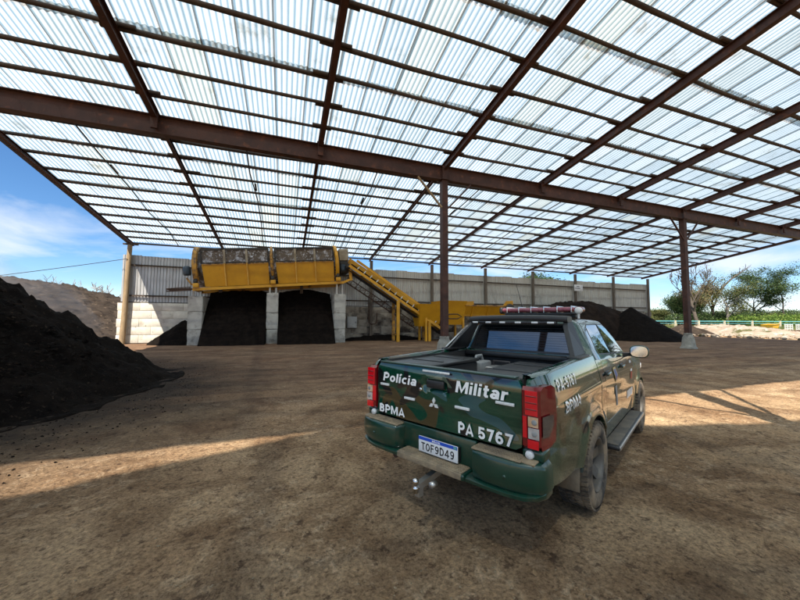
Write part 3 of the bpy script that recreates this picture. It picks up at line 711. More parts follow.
# ------------------------------------------------------------------ screening drum on its pillars
PIL = [(-5.88, 3.40, 'leftmost concrete pillar under low end of yellow screening drum', 0.90), (-0.87, 3.78, 'middle concrete pillar under yellow screening drum', 0.82), (4.16, 3.84, 'rightmost concrete pillar under high end of yellow screening drum', 0.92)]
def pillars():
    for x, h, lab, wd in PIL:
        e = empty('concrete_pillar', (x, 27.2, 0)); tag(e, lab, 'pillar', 'pillars under the screening drum')
        z = -0.1; seg = [1.15, 1.25, h+0.1-2.4]
        for i, s in enumerate(seg):
            m = MB(); bm = bmesh.new(); bmesh.ops.create_cube(bm, size=1)
            d = (wd*(1.0-0.05*(i == 0)), 1.9, s-0.012)
            for v in bm.verts: v.co = Vector((v.co.x*d[0], v.co.y*d[1], v.co.z*d[2]))
            bmesh.ops.bevel(bm, geom=bm.edges[:], offset=0.03, segments=2, affect='EDGES')
            bmesh.ops.subdivide_edges(bm, edges=bm.edges[:], cuts=2, use_grid_fill=True)
            for v in bm.verts: v.co += v.normal*0.035*noise.noise(v.co*2.3+Vector((x, i*3, 0)))
            m.from_bm(bm, (random.uniform(-.015, .015), 0, z+s/2)); m.build('cast_segment', 'concrete', e); z += s
        for dx in (-0.22, 0.22):
            t = 3.75+(x+6.06)*0.09 - h - 0.02
            if t > 0.03: MB().box((dx, -0.6, h+t/2), (0.12, 0.12, t)).build('steel_stub', 'zinc', e)
pillars()

def trommel():
    T = math.atan(0.09)
    e = empty('screening_drum', (-6.06, 26.2, 3.74), (0, -T, 0))
    tag(e, 'long yellow rotary screening drum with side panels raised on three pillars', 'screening machine')
    L = 11.45
    MB().bar((0, 0.0, 0.10), (L-0.9, 0.0, 0.10), 0.14, 0.20).build('base_beam', 'yellow', e)
    MB().bar((0, 2.5, 0.10), (L-0.9, 2.5, 0.10), 0.14, 0.20).build('base_beam', 'yellow', e)
    for x in (0.1, 3.0, 5.2, 8.0, 10.4): MB().box((x, 1.25, 0.10), (0.14, 2.34, 0.16)).build('cross_beam', 'yellow_rusty', e)
    # drum
    d = MB().lathe([(1.05, 0.05), (1.30, 0.06), (1.30, 10.3), (1.05, 10.31)], 40, 'x', (0, 1.28, 1.68)); d.build('drum', 'drum', e)
    for gx0, gx1 in ((0.62, 5.02), (5.50, 9.85)):
        n = 3; w = (gx1-gx0)/n
        for i in range(n):
            a, b = gx0+i*w, gx0+(i+1)*w
            m = MB(); P = []
            sh0 = 0.10 if i == 0 else 0; 
            for (xx, yy, zz) in ((a+0.02+sh0, 0.20, 0.26), (b-0.02, 0.20, 0.26), (b-0.02, -0.10, 1.84), (a+0.02, -0.10, 1.84)): P.append((xx, yy, zz))
            Q = [(p[0], p[1]+0.02, p[2]) for p in P]
            m.add(P+Q, [(0, 1, 2, 3), (7, 6, 5, 4), (0, 4, 5, 1), (1, 5, 6, 2), (2, 6, 7, 3), (3, 7, 4, 0)])
            pn = m.build('side_panel', 'yellow', e)
            MB().box(((a+b)/2, -0.125, 1.80), (w-0.12, 0.02, 0.07)).build('top_lip', 'yellow_rusty', pn)
            MB().box(((a+b)/2, 0.0, 2.36), (w-0.14, 0.014, 0.90)).build('mesh_panel', 'drum', e)
            # upper opening: wire guard frame
            for z in (1.92, 2.84): MB().bar((a+0.06, -0.06, z), (b-0.06, -0.06, z), 0.05, 0.06).build('guard_rail', 'machine_dark', e)
        for i in range(n+1):
            x = gx0+i*w
            if 0 < i < n:
                MB().bar((x, 0.14, 0.26), (x, -0.16, 1.84), 0.11, 0.08, Vector((1, 0, 0))).build('panel_rib', 'yellow_light', e)
            MB().box((x, -0.06, 2.36), (0.15 if 0 < i < n else 0.09, 0.08, 0.98)).build('upright', 'machine_beige' if 0 < i < n else 'machine_dark', e)
        # dark curved lid over the openings
        m = MB(); V = []; n2 = 10
        for k in range(n2+1):
            a = radians(12+80*k/n2)
            for xx in (gx0-0.05, gx1+0.05): V.append((xx, 1.28-1.46*sin(a) if False else 1.28-1.46*cos(a), 1.70+1.42*sin(a)))
        F = [(2*k, 2*k+1, 2*k+3, 2*k+2) for k in range(4, n2)]
        m.add(V, F, True); ld = m.build('drum_lid', 'machine_dark', e)
        so_ = ld.modifiers.new('thick', 'SOLIDIFY'); so_.thickness = 0.03
        MB().bar((gx0-0.05, -0.04, 2.92), (gx1+0.05, -0.04, 2.92), 0.07, 0.12).build('lid_edge', 'machine_dark', e)
        # solid inner casing behind the openings and a far side wall
        MB().box(((gx0+gx1)/2, 2.62, 1.3), (gx1-gx0, 0.03, 2.2)).build('side_panel', 'yellow', e)
    # ring housings
    for x, w, mat in ((0.06, 0.36, 'yellow_rusty'), (5.14, 0.22, 'yellow_rusty'), (9.95, 0.30, 'yellow')):
        V = []; n = 26; R0, R1 = 1.50, 1.66
        for k in range(n+1):
            a = radians(-38+256*k/n)
            for (rr, xx) in ((R0, x), (R1, x+0.05), (R1, x+w-0.05), (R0, x+w)):
                V.append((xx, 1.28-rr*cos(a), 1.66+rr*sin(a)))
        F = []
        for k in range(n):
            for q in range(4): F.append((4*k+q, 4*k+(q+1) % 4, 4*k+4+(q+1) % 4, 4*k+4+q))
        m = MB().add(V, F, True); m.add(V[:4], [(0, 1, 2, 3)]); m.add(V[-4:], [(3, 2, 1, 0)])
        rg = m.build('ring_cover', mat, e, sharp=35)
        MB().lathe([(0.02, -0.03), (0.14, -0.03), (0.14, 0.20), (0.02, 0.20)], 14, 'x', (x+w/2-0.1, -0.14, 0.62)).build('support_roller', 'machine_dark', e)
        MB().bbox((x+w/2, -0.15, 0.36), (0.36, 0.22, 0.30), 0.02).build('roller_bracket', 'yellow', e)
        MB().box((x+w/2, -0.10, 1.0), (0.20, 0.10, 0.7)).build('roller_guard', 'machine_dark', e)
    # drive motor and walkway at the low end
    MB().lathe([(0.02, -0.34), (0.20, -0.34), (0.24, -0.25), (0.24, 0.2), (0.16, 0.3), (0.02, 0.3)], 16, 'z', (-0.26, -0.1, 1.42)).build('drive_motor', 'motor', e)
    MB().bar((-0.3, -0.1, 0.9), (0.0, -0.1, 0.4), 0.10, 0.10).build('motor_arm', 'yellow_rusty', e)
    m = MB(); m.box((-0.75, 0.1, 0.16), (1.4, 0.9, 0.05)); m.bar((-1.45, -0.36, 0.02), (0.0, -0.36, 0.02), 0.06, 0.08); m.bar((-1.45, -0.36, 0.20), (0.0, -0.36, 0.24), 0.06, 0.05)
    for q in range(7): m.bar((-1.42+q*0.22, -0.36, 0.02), (-1.42+q*0.22, -0.36, 0.22), 0.03, 0.03, Vector((0, 1, 0)))
    m.build('walkway', 'rust', e)
    # discharge box at the high end
    MB().bbox((10.72, 1.1, 2.35), (0.72, 2.2, 0.95), 0.03).build('feed_box', 'machine_beige', e)
    MB().bbox((10.70, 1.05, 1.36), (0.66, 2.0, 0.95), 0.03).build('gear_housing', 'machine_dark', e)
    MB().lathe([(0.02, -0.3), (0.16, -0.3), (0.2, -0.2), (0.2, 0.2), (0.02, 0.25)], 14, 'z', (10.55, -0.1, 1.3)).build('gear_motor', 'motor', e)
    m = MB(); m.bar((10.55, 0, 0.12), (11.05, 0, 0.30), 0.14, 0.18); m.bar((11.12, 0, 0.22), (11.12, 0, 1.15), 0.22, 0.2, Vector((0, 1, 0))); m.build('end_bracket', 'yellow', e)
trommel()

# ------------------------------------------------------------------ conveyor and feed hopper
def conveyor():
    e = empty('belt_conveyor', (8.7, 26.0, 0)); O = Vector((8.7, 26.0, 0))
    tag(e, 'yellow inclined belt conveyor climbing from hopper to screening drum', 'conveyor')
    A = Vector((4.75, 25.7, 6.10)); B = Vector((13.3, 25.7, 0.78)); dr = (B-A).normalized(); up = Vector((0, 1, 0)).cross(dr); up = -up if up.z < 0 else up
    def P(t, y, h): return A + dr*t + up*h + Vector((0, y, 0)) - O
    LN = (B-A).length
    MB().bar(P(0, 0, 0), P(LN, 0, 0), 0.07, 0.22, up).build('side_channel', 'yellow', e)
    MB().bar(P(0, 1.25, 0), P(LN, 1.25, 0), 0.07, 0.22, up).build('side_channel', 'yellow', e)
    MB().bar(P(-0.2, 1.12, 0.52), P(LN-0.6, 1.12, 0.62), 0.03, 0.62, up).build('skirt_board', 'yellow', e)
    MB().bar(P(0.3, 0.10, 0.72), P(LN-2.2, 0.12, 0.66), 0.05, 0.20, up).build('skirt_board', 'yellow', e)
    m = MB(); V = []
    for t in (0.1, LN-0.1):
        for y, h in ((0.1, 0.26), (0.4, 0.14), (0.85, 0.14), (1.15, 0.26)): V.append(P(t, y, h))
        for y, h in ((1.15, 0.235), (0.85, 0.115), (0.4, 0.115), (0.1, 0.235)): V.append(P(t, y, h))
    m.add(V, [(i, (i+1) % 8, 8+(i+1) % 8, 8+i) for i in range(8)] + [tuple(range(8)), tuple(range(8, 16))]); m.build('belt', 'belt', e)
    MB().bar(P(0.2, 0.62, -0.28), P(LN-0.2, 0.62, -0.28), 0.9, 0.03, up).build('return_belt', 'belt', e)
    t = 0.7
    while t < LN-0.6:
        MB().bar(P(t, -0.02, 0.13), P(t+0.05, 0.06, 0.40), 0.05, 0.08, dr).build('idler_bracket', 'zinc', e); t += 0.62
    for t in (0.0, LN): MB().lathe([(0.02, 0), (0.2, 0), (0.2, 1.1), (0.02, 1.1)], 16, 'y', P(t, 0.08, -0.06)).build('pulley', 'machine_dark', e)
    # legs
    for t, mat in ((4.95, 'yellow'), (8.3, 'yellow')):
        for y in (0.02, 1.23):
            p = P(t, y, -0.12); MB().bar((p.x, p.y, 0), (p.x, p.y, p.z), 0.24, 0.16, Vector((0, 1, 0))).build('leg', mat if y < 1 else 'yellow_rusty', e)
        p = P(t, 0.6, 0); MB().bar((p.x, 0.0, 0.55), (p.x, 1.15, 0.55), 0.1, 0.1).build('cross_tie', 'yellow_rusty', e)
    # rusty catwalk truss slung below
    m = MB(); q0, q1 = P(0.6, 1.7, -0.95), P(LN-2.0, 1.7, -0.95)
    m.bar(q0, q1, 0.06, 0.10, up); m.bar(q0+up*0.42, q1+up*0.42, 0.06, 0.07, up)
    n = 16
    for i in range(n+1):
        a = q0.lerp(q1, i/n); m.bar(a, a+up*0.42, 0.04, 0.04, dr)
        if i < n: m.bar(a, q0.lerp(q1, (i+1)/n)+up*0.42, 0.03, 0.03, dr)
    m.build('catwalk_truss', 'rust', e)
    for t in (1.6, 4.4, 7.4): MB().bar(P(t, 1.3, -0.1), P(t, 1.7, -0.9), 0.05, 0.05, dr).build('hanger', 'rust', e)
conveyor()

def hopper():
    e = empty('feed_hopper', (16, 26.4, 0)); O = Vector((16, 26.4, 0))
    tag(e, 'yellow feed hopper trough behind brown column and pickup roof', 'hopper')
    def trough(name, xa, xb, zb, zt, yb=0.45, yt=1.15, mat='yellow'):
        V = [(xa+0.15, -yb, zb), (xb-0.15, -yb, zb), (xb-0.15, yb, zb), (xa+0.15, yb, zb), (xa, -yt, zt), (xb, -yt, zt), (xb, yt, zt), (xa, yt, zt)]
        W = [(v[0]+(0.05 if v[0] < (xa+xb)/2 else -0.05), v[1]*0.94, v[2]+(0.05 if i < 4 else 0)) for i, v in enumerate(V)]
        F = [(0, 3, 2, 1), (0, 1, 5, 4), (1, 2, 6, 5), (2, 3, 7, 6), (3, 0, 4, 7)]
        G = [tuple(8+i for i in f[::-1]) for f in F]
        R = [(4, 5, 13, 12), (5, 6, 14, 13), (6, 7, 15, 14), (7, 4, 12, 15)]
        m = MB().add(V+W, F+G+R); return m.build(name, mat, e)
    trough('trough', -1.1, 4.0, 2.15, 3.12, 0.7, 1.2)
    trough('receiving_box', -3.2, -0.9, 1.4, 3.48, 0.6, 1.3)
    trough('chute', -5.3, -3.15, 1.25, 3.15, 0.5, 1.25)
    # raised corners and rim
    for xa, xb, z0, z1 in ((-1.05, -0.2, 3.13, 3.5), (2.9, 4.0, 3.13, 3.62)):
        m = MB().prism([(xa, z0), (xb, z0), (xb, z1), ((xa+xb)/2-0.2, z1-0.05)], 0.05, 'xz', -1.22); m.build('splash_plate', 'yellow', e)
    MB().bar((-1.0, -1.24, 3.10), (4.0, -1.24, 3.10), 0.07, 0.10).build('rim', 'yellow_rusty', e)
    MB().bar((-5.3, -0.72, 2.3), (4.1, -0.72, 2.30), 0.10, 0.16).build('frame_rail', 'yellow', e)
    MB().bar((-5.3, 0.72, 2.3), (4.1, 0.72, 2.30), 0.10, 0.16).build('frame_rail', 'yellow', e)
    for x in (-0.2, 1.4, 3.0): MB().bar((x, -1.16, 2.98), (x, -0.74, 2.1), 0.08, 0.10, Vector((1, 0, 0))).build('stiffener', 'yellow', e)
    for x in (-4.6, -1.0, 1.6, 3.9):
        for y in (-0.72, 0.72): MB().bar((x, y, 0), (x, y, 2.22), 0.16, 0.16, Vector((0, 1, 0))).build('leg', 'yellow', e)
    MB().lathe([(0.02, -0.1), (0.42, -0.1), (0.46, -0.02), (0.46, 0.05), (0.02, 0.05)], 20, 'y', (3.55, -1.35, 2.86)).build('hand_wheel', 'machine_dark', e)
    m = MB(); m.tube([(-3.0, -1.34, 2.1), (-2.7, -1.34, 2.3), (-1.9, -1.34, 2.32), (-1.5, -1.34, 2.1), (-1.9, -1.34, 1.92), (-2.7, -1.34, 1.92), (-3.0, -1.34, 2.1)], 0.05, 6); m.build('drive_chain', 'machine_dark', e)
    # load of soil lying in the trough belongs to the machine's view from above
    V = []; F = []; nx, ny = 24, 8
    for j in range(ny+1):
        for i in range(nx+1):
            x = -0.9+4.5*i/nx; y = -1.0+2.0*j/ny
            V.append((x, y, 2.92+0.32*(1-(y/1.0)**2)+0.10*fbm(x, y, 1.6, 3, 4)))
    F = [(j*(nx+1)+i, j*(nx+1)+i+1, (j+1)*(nx+1)+i+1, (j+1)*(nx+1)+i) for j in range(ny) for i in range(nx)]
    o = MB().add([tuple(Vector(v)+O) for v in V], F, True).build('soil_load', 'compost_brown')
    tag(o, 'dark soil heaped inside yellow feed hopper', 'soil')
hopper()

# ------------------------------------------------------------------ heaps
def heap(name, label, mat, c, rx, ry, h, prof, n=90, m=46, seed=0, rough=0.12, lump=1.3, rot=0.0, clip=None, zmax=None, group=None):
    V = []; F = []
    for j in range(m+1):
        t = (j/m)
        for i in range(n):
            a = 2*pi*i/n
            wob = 1+0.10*noise.noise(Vector((cos(a)*1.3, sin(a)*1.3, seed)))+0.04*noise.noise(Vector((cos(a)*5, sin(a)*5, seed+3)))
            x = rx*t*cos(a)*wob; y = ry*t*sin(a)*wob
            X = x*cos(rot)-y*sin(rot)+c[0]; Y = x*sin(rot)+y*cos(rot)+c[1]
            z = h*prof(t)
            e = min(1, (1-t)*5+0.15)
            z += e*rough*(fbm(X, Y, lump, 5, seed)*1.6 + 0.5*abs(noise.noise(Vector((X*lump*2.6, Y*lump*2.6, seed+9)))) + 0.28*noise.noise(Vector((X*5.5, Y*5.5, seed+4))))
            if clip: X, Y = clip(X, Y)
            if zmax: z = min(z, zmax(X, Y))
            if j == m: z = -0.12
            V.append((X-c[0], Y-c[1], z))
    for j in range(m):
        for i in range(n): F.append((j*n+i, j*n+(i+1) % n, (j+1)*n+(i+1) % n, (j+1)*n+i))
    o = MB().add(V, F, True).build(name, mat, None, (c[0], c[1], 0))
    tag(o, label, 'heap', group); return o
cone = lambda t: (max(0.0, 1-t)**1.08)*0.94 + 0.06*(1-t*t)
toe = lambda t: 0.86*max(0, 1-t*1.06) + 0.14*max(0, 1-t)**2.4
heap('compost_heap', 'tall black compost heap steaming at left edge of yard', 'compost', (-10.0, 10.0), 7.0, 7.0, 5.6, toe, 300, 120, 2, 0.26, 1.5)
heap('compost_heap', 'pointed dark compost cone between pickup mirror and right column', 'compost', (32.9, 23.4), 4.5, 4.6, 3.2, cone, 110, 50, 5, 0.07, 1.2)
heap('compost_heap', 'long low dark heap along back wall under white notice board', 'compost_brown', (28.2, 25.6), 9.6, 3.6, 3.75, lambda t: max(0, 1-t**2.6)*(1-0.15*t), 130, 44, 8, 0.30, 0.9, clip=lambda x, y: (x, min(y, 28.35)))
heap('mulch_mound', 'broad sunlit grey-brown mulch mound beyond the back wall corner', 'mulch', (-31.5, 47.5), 21.5, 20.5, 6.2, lambda t: 1-t*t, 260, 120, 11, 0.42, 0.8)
bx = lambda lo, hi: (lambda x, y: (min(max(x, lo), hi), min(y, 28.85)))
def bay_heap(label, x0, x1, seed):  # real heap, raised so its black stands in for the drum's shade
    nx, ny = 34, 34; V = []; c = ((x0+x1)/2, 27.0)
    for j in range(ny+1):
        for i in range(nx+1):
            u = i/nx; t = j/ny; x = x0+(x1-x0)*u; y = 25.1+3.75*t + 0.25*(1-t)*noise.noise(Vector((x*0.8, seed, 0)))
            z = 4.35*(t**0.95)*(0.93+0.07*sin(u*pi)) + 0.12*fbm(x, y, 1.6, 4, seed)*min(1, t*6) - 0.03
            V.append((x-c[0], y-c[1], z))
    n = nx+1; F = [(j*n+i, j*n+i+1, (j+1)*n+i+1, (j+1)*n+i) for j in range(ny) for i in range(nx)]
    # closed sides and back
    k = len(V); V += [(V[i][0], V[i][1], -0.1) for i in range(n)] + [(V[ny*n+i][0], V[ny*n+i][1], -0.1) for i in range(n)]
    F += [(ny*n+i, ny*n+i+1, k+n+i+1, k+n+i) for i in range(nx)]
    F += [tuple([j*n for j in range(ny+1)] + [k+n, k])] + [tuple([j*n+nx for j in range(ny+1)] + [k+n+nx, k+nx])]
    tag(MB().add(V, F, True).build('compost_heap', 'compost_black', None, (c[0], c[1], 0)), label, 'heap')
bay_heap('black compost heap raised to stand for shade in left bay between left and middle pillars', -5.42, -1.29, 14)
bay_heap('black compost heap raised to stand for shade in right bay between middle and right pillars', -0.45, 3.69, 17)
heap('compost_heap', 'small dark heap against white wall left of leftmost pillar', 'compost', (-6.95, 28.3), 2.3, 1.9, 1.75, cone, 70, 30, 20, 0.10, 1.5, clip=bx(-12, -6.36))
heap('compost_heap', 'low dark drift of compost at foot of wall behind conveyor legs', 'compost', (8.6, 28.6), 4.2, 1.0, 0.42, lambda t: 1-t*t, 80, 20, 23, 0.10, 1.5, clip=bx(4.65, 14))

def crumbs(name, mat, c, R, h, prof, cnt, lo, hi, seed, spill=1.35, zoff=0.12):
    rng = random.Random(seed); m = MB()
    for i in range(cnt):
        t = spill*sqrt(rng.random()); a = rng.uniform(-2.6, 1.4); x = c[0]+R*t*cos(a); y = c[1]+R*t*sin(a)
        if t < 0.3: continue
        if t > 1 and rng.random() < (t-1)/(spill-1)*0.9: continue
        s = lo+(hi-lo)*rng.random()**2.5
        if t > 0.95: s *= 0.22
        elif t > 0.8: s *= 0.6
        z = h*prof(t)+zoff*rng.uniform(-0.5, 0.7) if t < 0.97 else soil_h(x, y)+s*0.2
        th = rng.uniform(0, 6.28)
        q = [(x+s*rng.uniform(.6, 1.2)*cos(th+k*pi/2.5), y+s*rng.uniform(.6, 1.2)*sin(th+k*pi/2.5), z+s*rng.uniform(-.25, .25)) for k in range(5)]
        q += [(x+s*0.6*rng.uniform(.5, 1.2)*cos(th+0.6+k*pi/1.5), y+s*0.6*rng.uniform(.5, 1.2)*sin(th+0.6+k*pi/1.5), z+s*rng.uniform(.35, .75)) for k in range(3)]
        m.add(q, [(0, 1, 5), (1, 2, 5), (2, 6, 5), (2, 3, 6), (3, 4, 6), (4, 7, 6), (4, 0, 7), (0, 5, 7), (5, 6, 7)])
    stuff(m.build(name, mat))
crumbs('compost_crumbs', 'compost', (-10.0, 10.0), 7.0, 5.6, toe, 15000, 0.015, 0.10, 77, 1.3, 0.22)
crumbs('bark_chips', 'compost_brown', (-10.0, 10.0), 7.0, 5.6, toe, 6000, 0.012, 0.06, 78, 1.3, 0.22)
def rubble():
    # broken pale stone and turned earth beyond the yard edge
    o = heap('rubble_mound', 'pale pinkish rubble mound by turquoise fence right of right column', 'rubble', (58, 28.0), 5.6, 8.0, 1.25, lambda t: 1-t*t, 90, 40, 31, 0.30, 0.9)
    o = heap('rubble_mound', 'small grey-brown mound just behind right column footing', 'mulch', (49.5, 28.2), 3.2, 3.6, 1.5, cone, 70, 30, 33, 0.15, 0.9)
    m = MB(); rng = random.Random(5)
    ico = bmesh.new(); bmesh.ops.create_icosphere(ico, subdivisions=1, radius=1)
    bv = [v.co.copy() for v in ico.verts]; ico.verts.index_update(); bf = [[v.index for v in f.verts] for f in ico.faces]; ico.free()
    for i in range(1500):
        x = rng.uniform(47, 62); y = rng.uniform(10, 42); s = rng.uniform(0.06, 0.34)*(0.5+rng.random())
        q = [(x+v.x*s*rng.uniform(.7, 1.3), y+v.y*s*rng.uniform(.7, 1.3), 0.1+v.z*s*0.6) for v in bv]; m.add(q, bf)
    stuff(m.build('rubble_stones', 'rubble'))
rubble()

# ------------------------------------------------------------------ vegetation
def limb_tree(base, height, seed, spread=0.5, lean=(0, 0), r0=None, levels=4, fork=3, first=0.35, up=0.35, twig=0.02):
    """returns (branch MB, list of twig tips) - a tapered trunk with recursive limbs"""
    rng = random.Random(seed); m = MB(); tips = []
    r0 = r0 or height*0.018
    def grow(p, d, ln, r, lv):
        n = 4; pts = [p]; rs = [r]; q = p; dd = d
        for i in range(n):
            dd = (dd + Vector((rng.uniform(-1, 1), rng.uniform(-1, 1), rng.uniform(-.5, .7)))*0.16).normalized()
            q = q + dd*(ln/n); pts.append(q); rs.append(max(twig, r*(1-0.42*(i+1)/n)))
        m.tube(pts, rs, 6 if lv < 2 else 4, cap=False)
        if lv >= levels: tips.append((q, dd)); return
        k = fork+rng.randint(-1, 1) if lv else fork+1
        for i in range(max(2, k)):
            t = rng.uniform(0.45, 1.0) if i else 1.0
            s = pts[min(n, int(t*n+0.5))]
            a = rng.uniform(0, 2*pi); side = Vector((cos(a), sin(a), 0))
            nd = (dd*0.75 + side*spread*rng.uniform(0.6, 1.3) + Vector((0, 0, up))*rng.uniform(0.3, 1)).normalized()
            grow(s, nd, ln*rng.uniform(0.52, 0.78), rs[min(n, int(t*n+0.5))]*0.68, lv+1)
            if lv >= levels-1: tips.append((s, nd))
    d0 = Vector((lean[0], lean[1], 1)).normalized()
    grow(Vector((0, 0, -0.2)), d0, height*first, r0, 0)
    top = max(t[0].z for t in tips); k = height/top
    m.v = [(v[0]*k, v[1]*k, v[2]*k) for v in m.v]
    return m, [(t[0]*k, t[1]) for t in tips]
def leaves(tips, seed, per, size, spread):
    rng = random.Random(seed); m = MB(); per *= 2.0; size *= 0.78; spread *= 1.15
    for (p, d) in tips:
        dens = rng.choice((0.3, 0.8, 1.0, 1.3))
        for i in range(int(per*dens)):
            q = p + Vector((rng.gauss(0, spread), rng.gauss(0, spread), rng.gauss(0, spread*0.6)))
            s = size*rng.uniform(0.6, 1.3)
            a = Vector((rng.uniform(-1, 1), rng.uniform(-1, 1), rng.uniform(-.6, .6))).normalized(); b = a.cross(Vector((rng.uniform(-1, 1), rng.uniform(-1, 1), rng.uniform(-1, 1)))).normalized()
            m.add([q-a*s*0.7, q+b*s*0.35, q+a*s*0.7, q-b*s*0.35], [(0, 1, 2, 3)])
    return m
def tree(name, label, pos, h, seed, leaf=None, per=20, size=0.3, clump=0.7, bark='bark', cat='tree', group=None, z=0.4, **kw):
    e = empty(name, (pos[0], pos[1], z)); tag(e, label, cat, group)
    m, tips = limb_tree(None, h, seed, **kw)
    m.build('trunk', bark, e)
    if leaf: leaves(tips, seed+1, per, size, clump).build('crown', leaf, e)
    return e
def bush(label, pos, w, h, seed, leaf, cnt=1500, size=0.3, name='bush', z=0.4):
    rng = random.Random(seed); e = empty(name, (pos[0], pos[1], z)); tag(e, label, 'bush', 'bushes beyond the fence')
    m = MB()
    lobes = [(rng.uniform(-.5, .5)*w, rng.uniform(-.4, .4)*w, rng.uniform(.25, .75)*h, rng.uniform(.18, .34)*w) for _ in range(9)]
    for i in range(cnt):
        lx, ly, lz, lr = rng.choice(lobes)
        v = Vector((rng.gauss(0, 1), rng.gauss(0, 1), rng.gauss(0, 1))).normalized()*lr*rng.uniform(0.55, 1.08)
        q = Vector((lx, ly, lz)) + Vector((v.x, v.y, v.z*min(1.0, h/w*1.1)));
        if q.z < 0: q.z = rng.uniform(0, 0.4)
        s = size*rng.uniform(0.6, 1.3); a = Vector((rng.uniform(-1, 1), rng.uniform(-1, 1), rng.uniform(-.8, .8))).normalized(); b = a.cross(Vector((rng.uniform(-1, 1), rng.uniform(-1, 1), rng.uniform(-1, 1)))).normalized()
        m.add([q-a*s*0.7, q+b*s*0.4, q+a*s*0.7, q-b*s*0.4], [(0, 1, 2, 3)])
    m.build('foliage', leaf, e)
    st = MB()
    for (lx, ly, lz, lr) in lobes: st.tube([(lx*0.2, ly*0.2, -0.1), (lx*0.7, ly*0.7, lz*0.5), (lx, ly, lz)], [0.07, 0.05, 0.03], 5)
    st.build('stem', 'bark', e)

def trees():
    G = 'trees beyond the fence'
    # tall bare tree
    e = empty('bare_tree', (104.5, 53.0, 0.4)); tag(e, 'tallest bare tree with one long branch reaching up to right', 'tree', G)
    m, tips = limb_tree(None, 15.0, 47, spread=0.42, lean=(0.05, 0.0), r0=0.46, levels=4, fork=3, first=0.45, up=0.6, twig=0.06)
    R3 = Vector((_r.x, _r.y, 0))
    a = Vector((0, 0, 7.0)); pts = [a+R3*(t*10.5)+Vector((0, 0, t*9.5+0.8*sin(t*4))) for t in (0, .15, .32, .5, .7, .85, 1)]
    m.tube(pts, [0.30, 0.26, 0.22, 0.18, 0.13, 0.08, 0.04], 6, cap=False)
    for i, p in enumerate(pts[2:6]):
        for s in (-1, 1): m.tube([p, p+R3*(0.9*s+0.6)+Vector((0, 0.4*s, 1.0)), p+R3*(1.6*s+1.0)+Vector((0, 0.6*s, 1.5))], [0.08, 0.055, 0.03], 4, cap=False)
    m.build('trunk', 'bark', e); leaves(tips, 5, 2, 0.30, 0.55).build('crown', 'leaf_brown', e)
    tree('bare_tree', 'slender bare dark tree just right of right brown column', (92.6, 50.1), 16.5, 53, 'leaf_olive', 1, 0.28, 0.5, group=G, spread=0.55, r0=0.42, levels=4, fork=3, first=0.42, up=0.5, twig=0.055)
    tree('leafy_tree', 'broad olive-leaved tree with pale forked trunk beyond fence', (101.9, 48.9), 12.6, 61, 'leaf_olive', 15, 0.32, 0.75, 'bark_pale', group=G, spread=0.75, r0=0.26, levels=4, fork=3, first=0.34, up=0.3)
    tree('leafy_tree', 'thin olive tree with bare pale stem left of broad olive tree', (99.0, 51.6), 10.5, 67, 'leaf_brown', 14, 0.32, 0.7, 'bark_pale', group=G, spread=0.6, r0=0.2, levels=4, fork=3, first=0.4, up=0.4)
    tree('leafy_tree', 'dark rounded tree between olive tree and flat-topped tree', (122.0, 52.5), 10.6, 71, 'leaf_dark', 14, 0.34, 0.8, group=G, spread=0.8, r0=0.28, levels=4, fork=3, first=0.36, up=0.25)
    tree('flat_topped_tree', 'tall flat-topped tree with sparse layered crown at right edge', (126.8, 48.8), 16.8, 73, 'leaf_dark', 22, 0.32, 0.6, group=G, spread=1.0, r0=0.22, levels=3, fork=5, first=0.55, up=0.18)
    tree('leafy_tree', 'dark low tree just left of right brown column', (102.0, 59.5), 7.2, 79, 'leaf_dark', 30, 0.36, 0.8, group=G, spread=0.8, r0=0.2, levels=4, fork=3, first=0.34, up=0.25)
    tree('leafy_tree', 'pale green low tree showing beside right end of back wall', (107.0, 69.0), 4.6, 83, 'leaf_olive', 30, 0.32, 0.7, group=G, spread=0.8, r0=0.16, levels=4, fork=3, first=0.34, up=0.25)
    tree('leafy_tree', 'green tree crown poking above back wall behind hopper', (53.4, 60.7), 11.9, 87, 'leaf_dark', 46, 0.40, 0.8, z=0, spread=0.8, r0=0.25, levels=4, fork=3, first=0.36, up=0.25)
    for (x, y, h, s, lab) in ((-39.3, 75.5, 9.2, 91, 'leftmost small bare tree above mulch mound'), (-36.2, 76.8, 9.4, 94, 'middle small bare tree above mulch mound'), (-31.4, 74.5, 8.6, 97, 'rightmost small bare tree above mulch mound near corner post')):
        tree('bare_tree', lab, (x, y), h, s, None, bark='bark_pale', z=0, group='bare trees behind mulch mound', spread=0.8, r0=0.16, levels=4, fork=3, first=0.42, up=0.25, twig=0.035)
    B = [((105, 46), 9, 3.0, 'leaf_fresh', 'bright green bush below broad olive tree'), ((112, 45.5), 9, 3.4, 'leaf_fresh', 'bright green bush below dark rounded tree'), ((121, 44.5), 10, 3.6, 'leaf_fresh', 'bright green bush below flat-topped tree'),
         ((129, 42), 10, 3.2, 'leaf_fresh', 'bright green bush at right frame edge'), ((114.8, 61.4), 11, 4.8, 'leaf_dark', 'dark bush behind slender bare tree'), ((127, 60.4), 12, 5.0, 'leaf_dark', 'dark bush behind broad olive tree'),
         ((138, 59), 12, 5.2, 'leaf_dark', 'dark bush behind dark rounded tree'), ((149, 56), 13, 5.4, 'leaf_olive', 'olive bush behind flat-topped tree'), ((150, 47), 12, 5.0, 'leaf_dark', 'dark bush at right edge behind bright bushes'),
         ((96, 55), 8, 3.6, 'leaf_dark', 'dark bush right behind right column'), ((104, 66), 9, 3.4, 'leaf_olive', 'olive bush left of right column behind fence'), ((118, 76), 12, 4.4, 'leaf_dark', 'distant dark bush past right end of wall')]
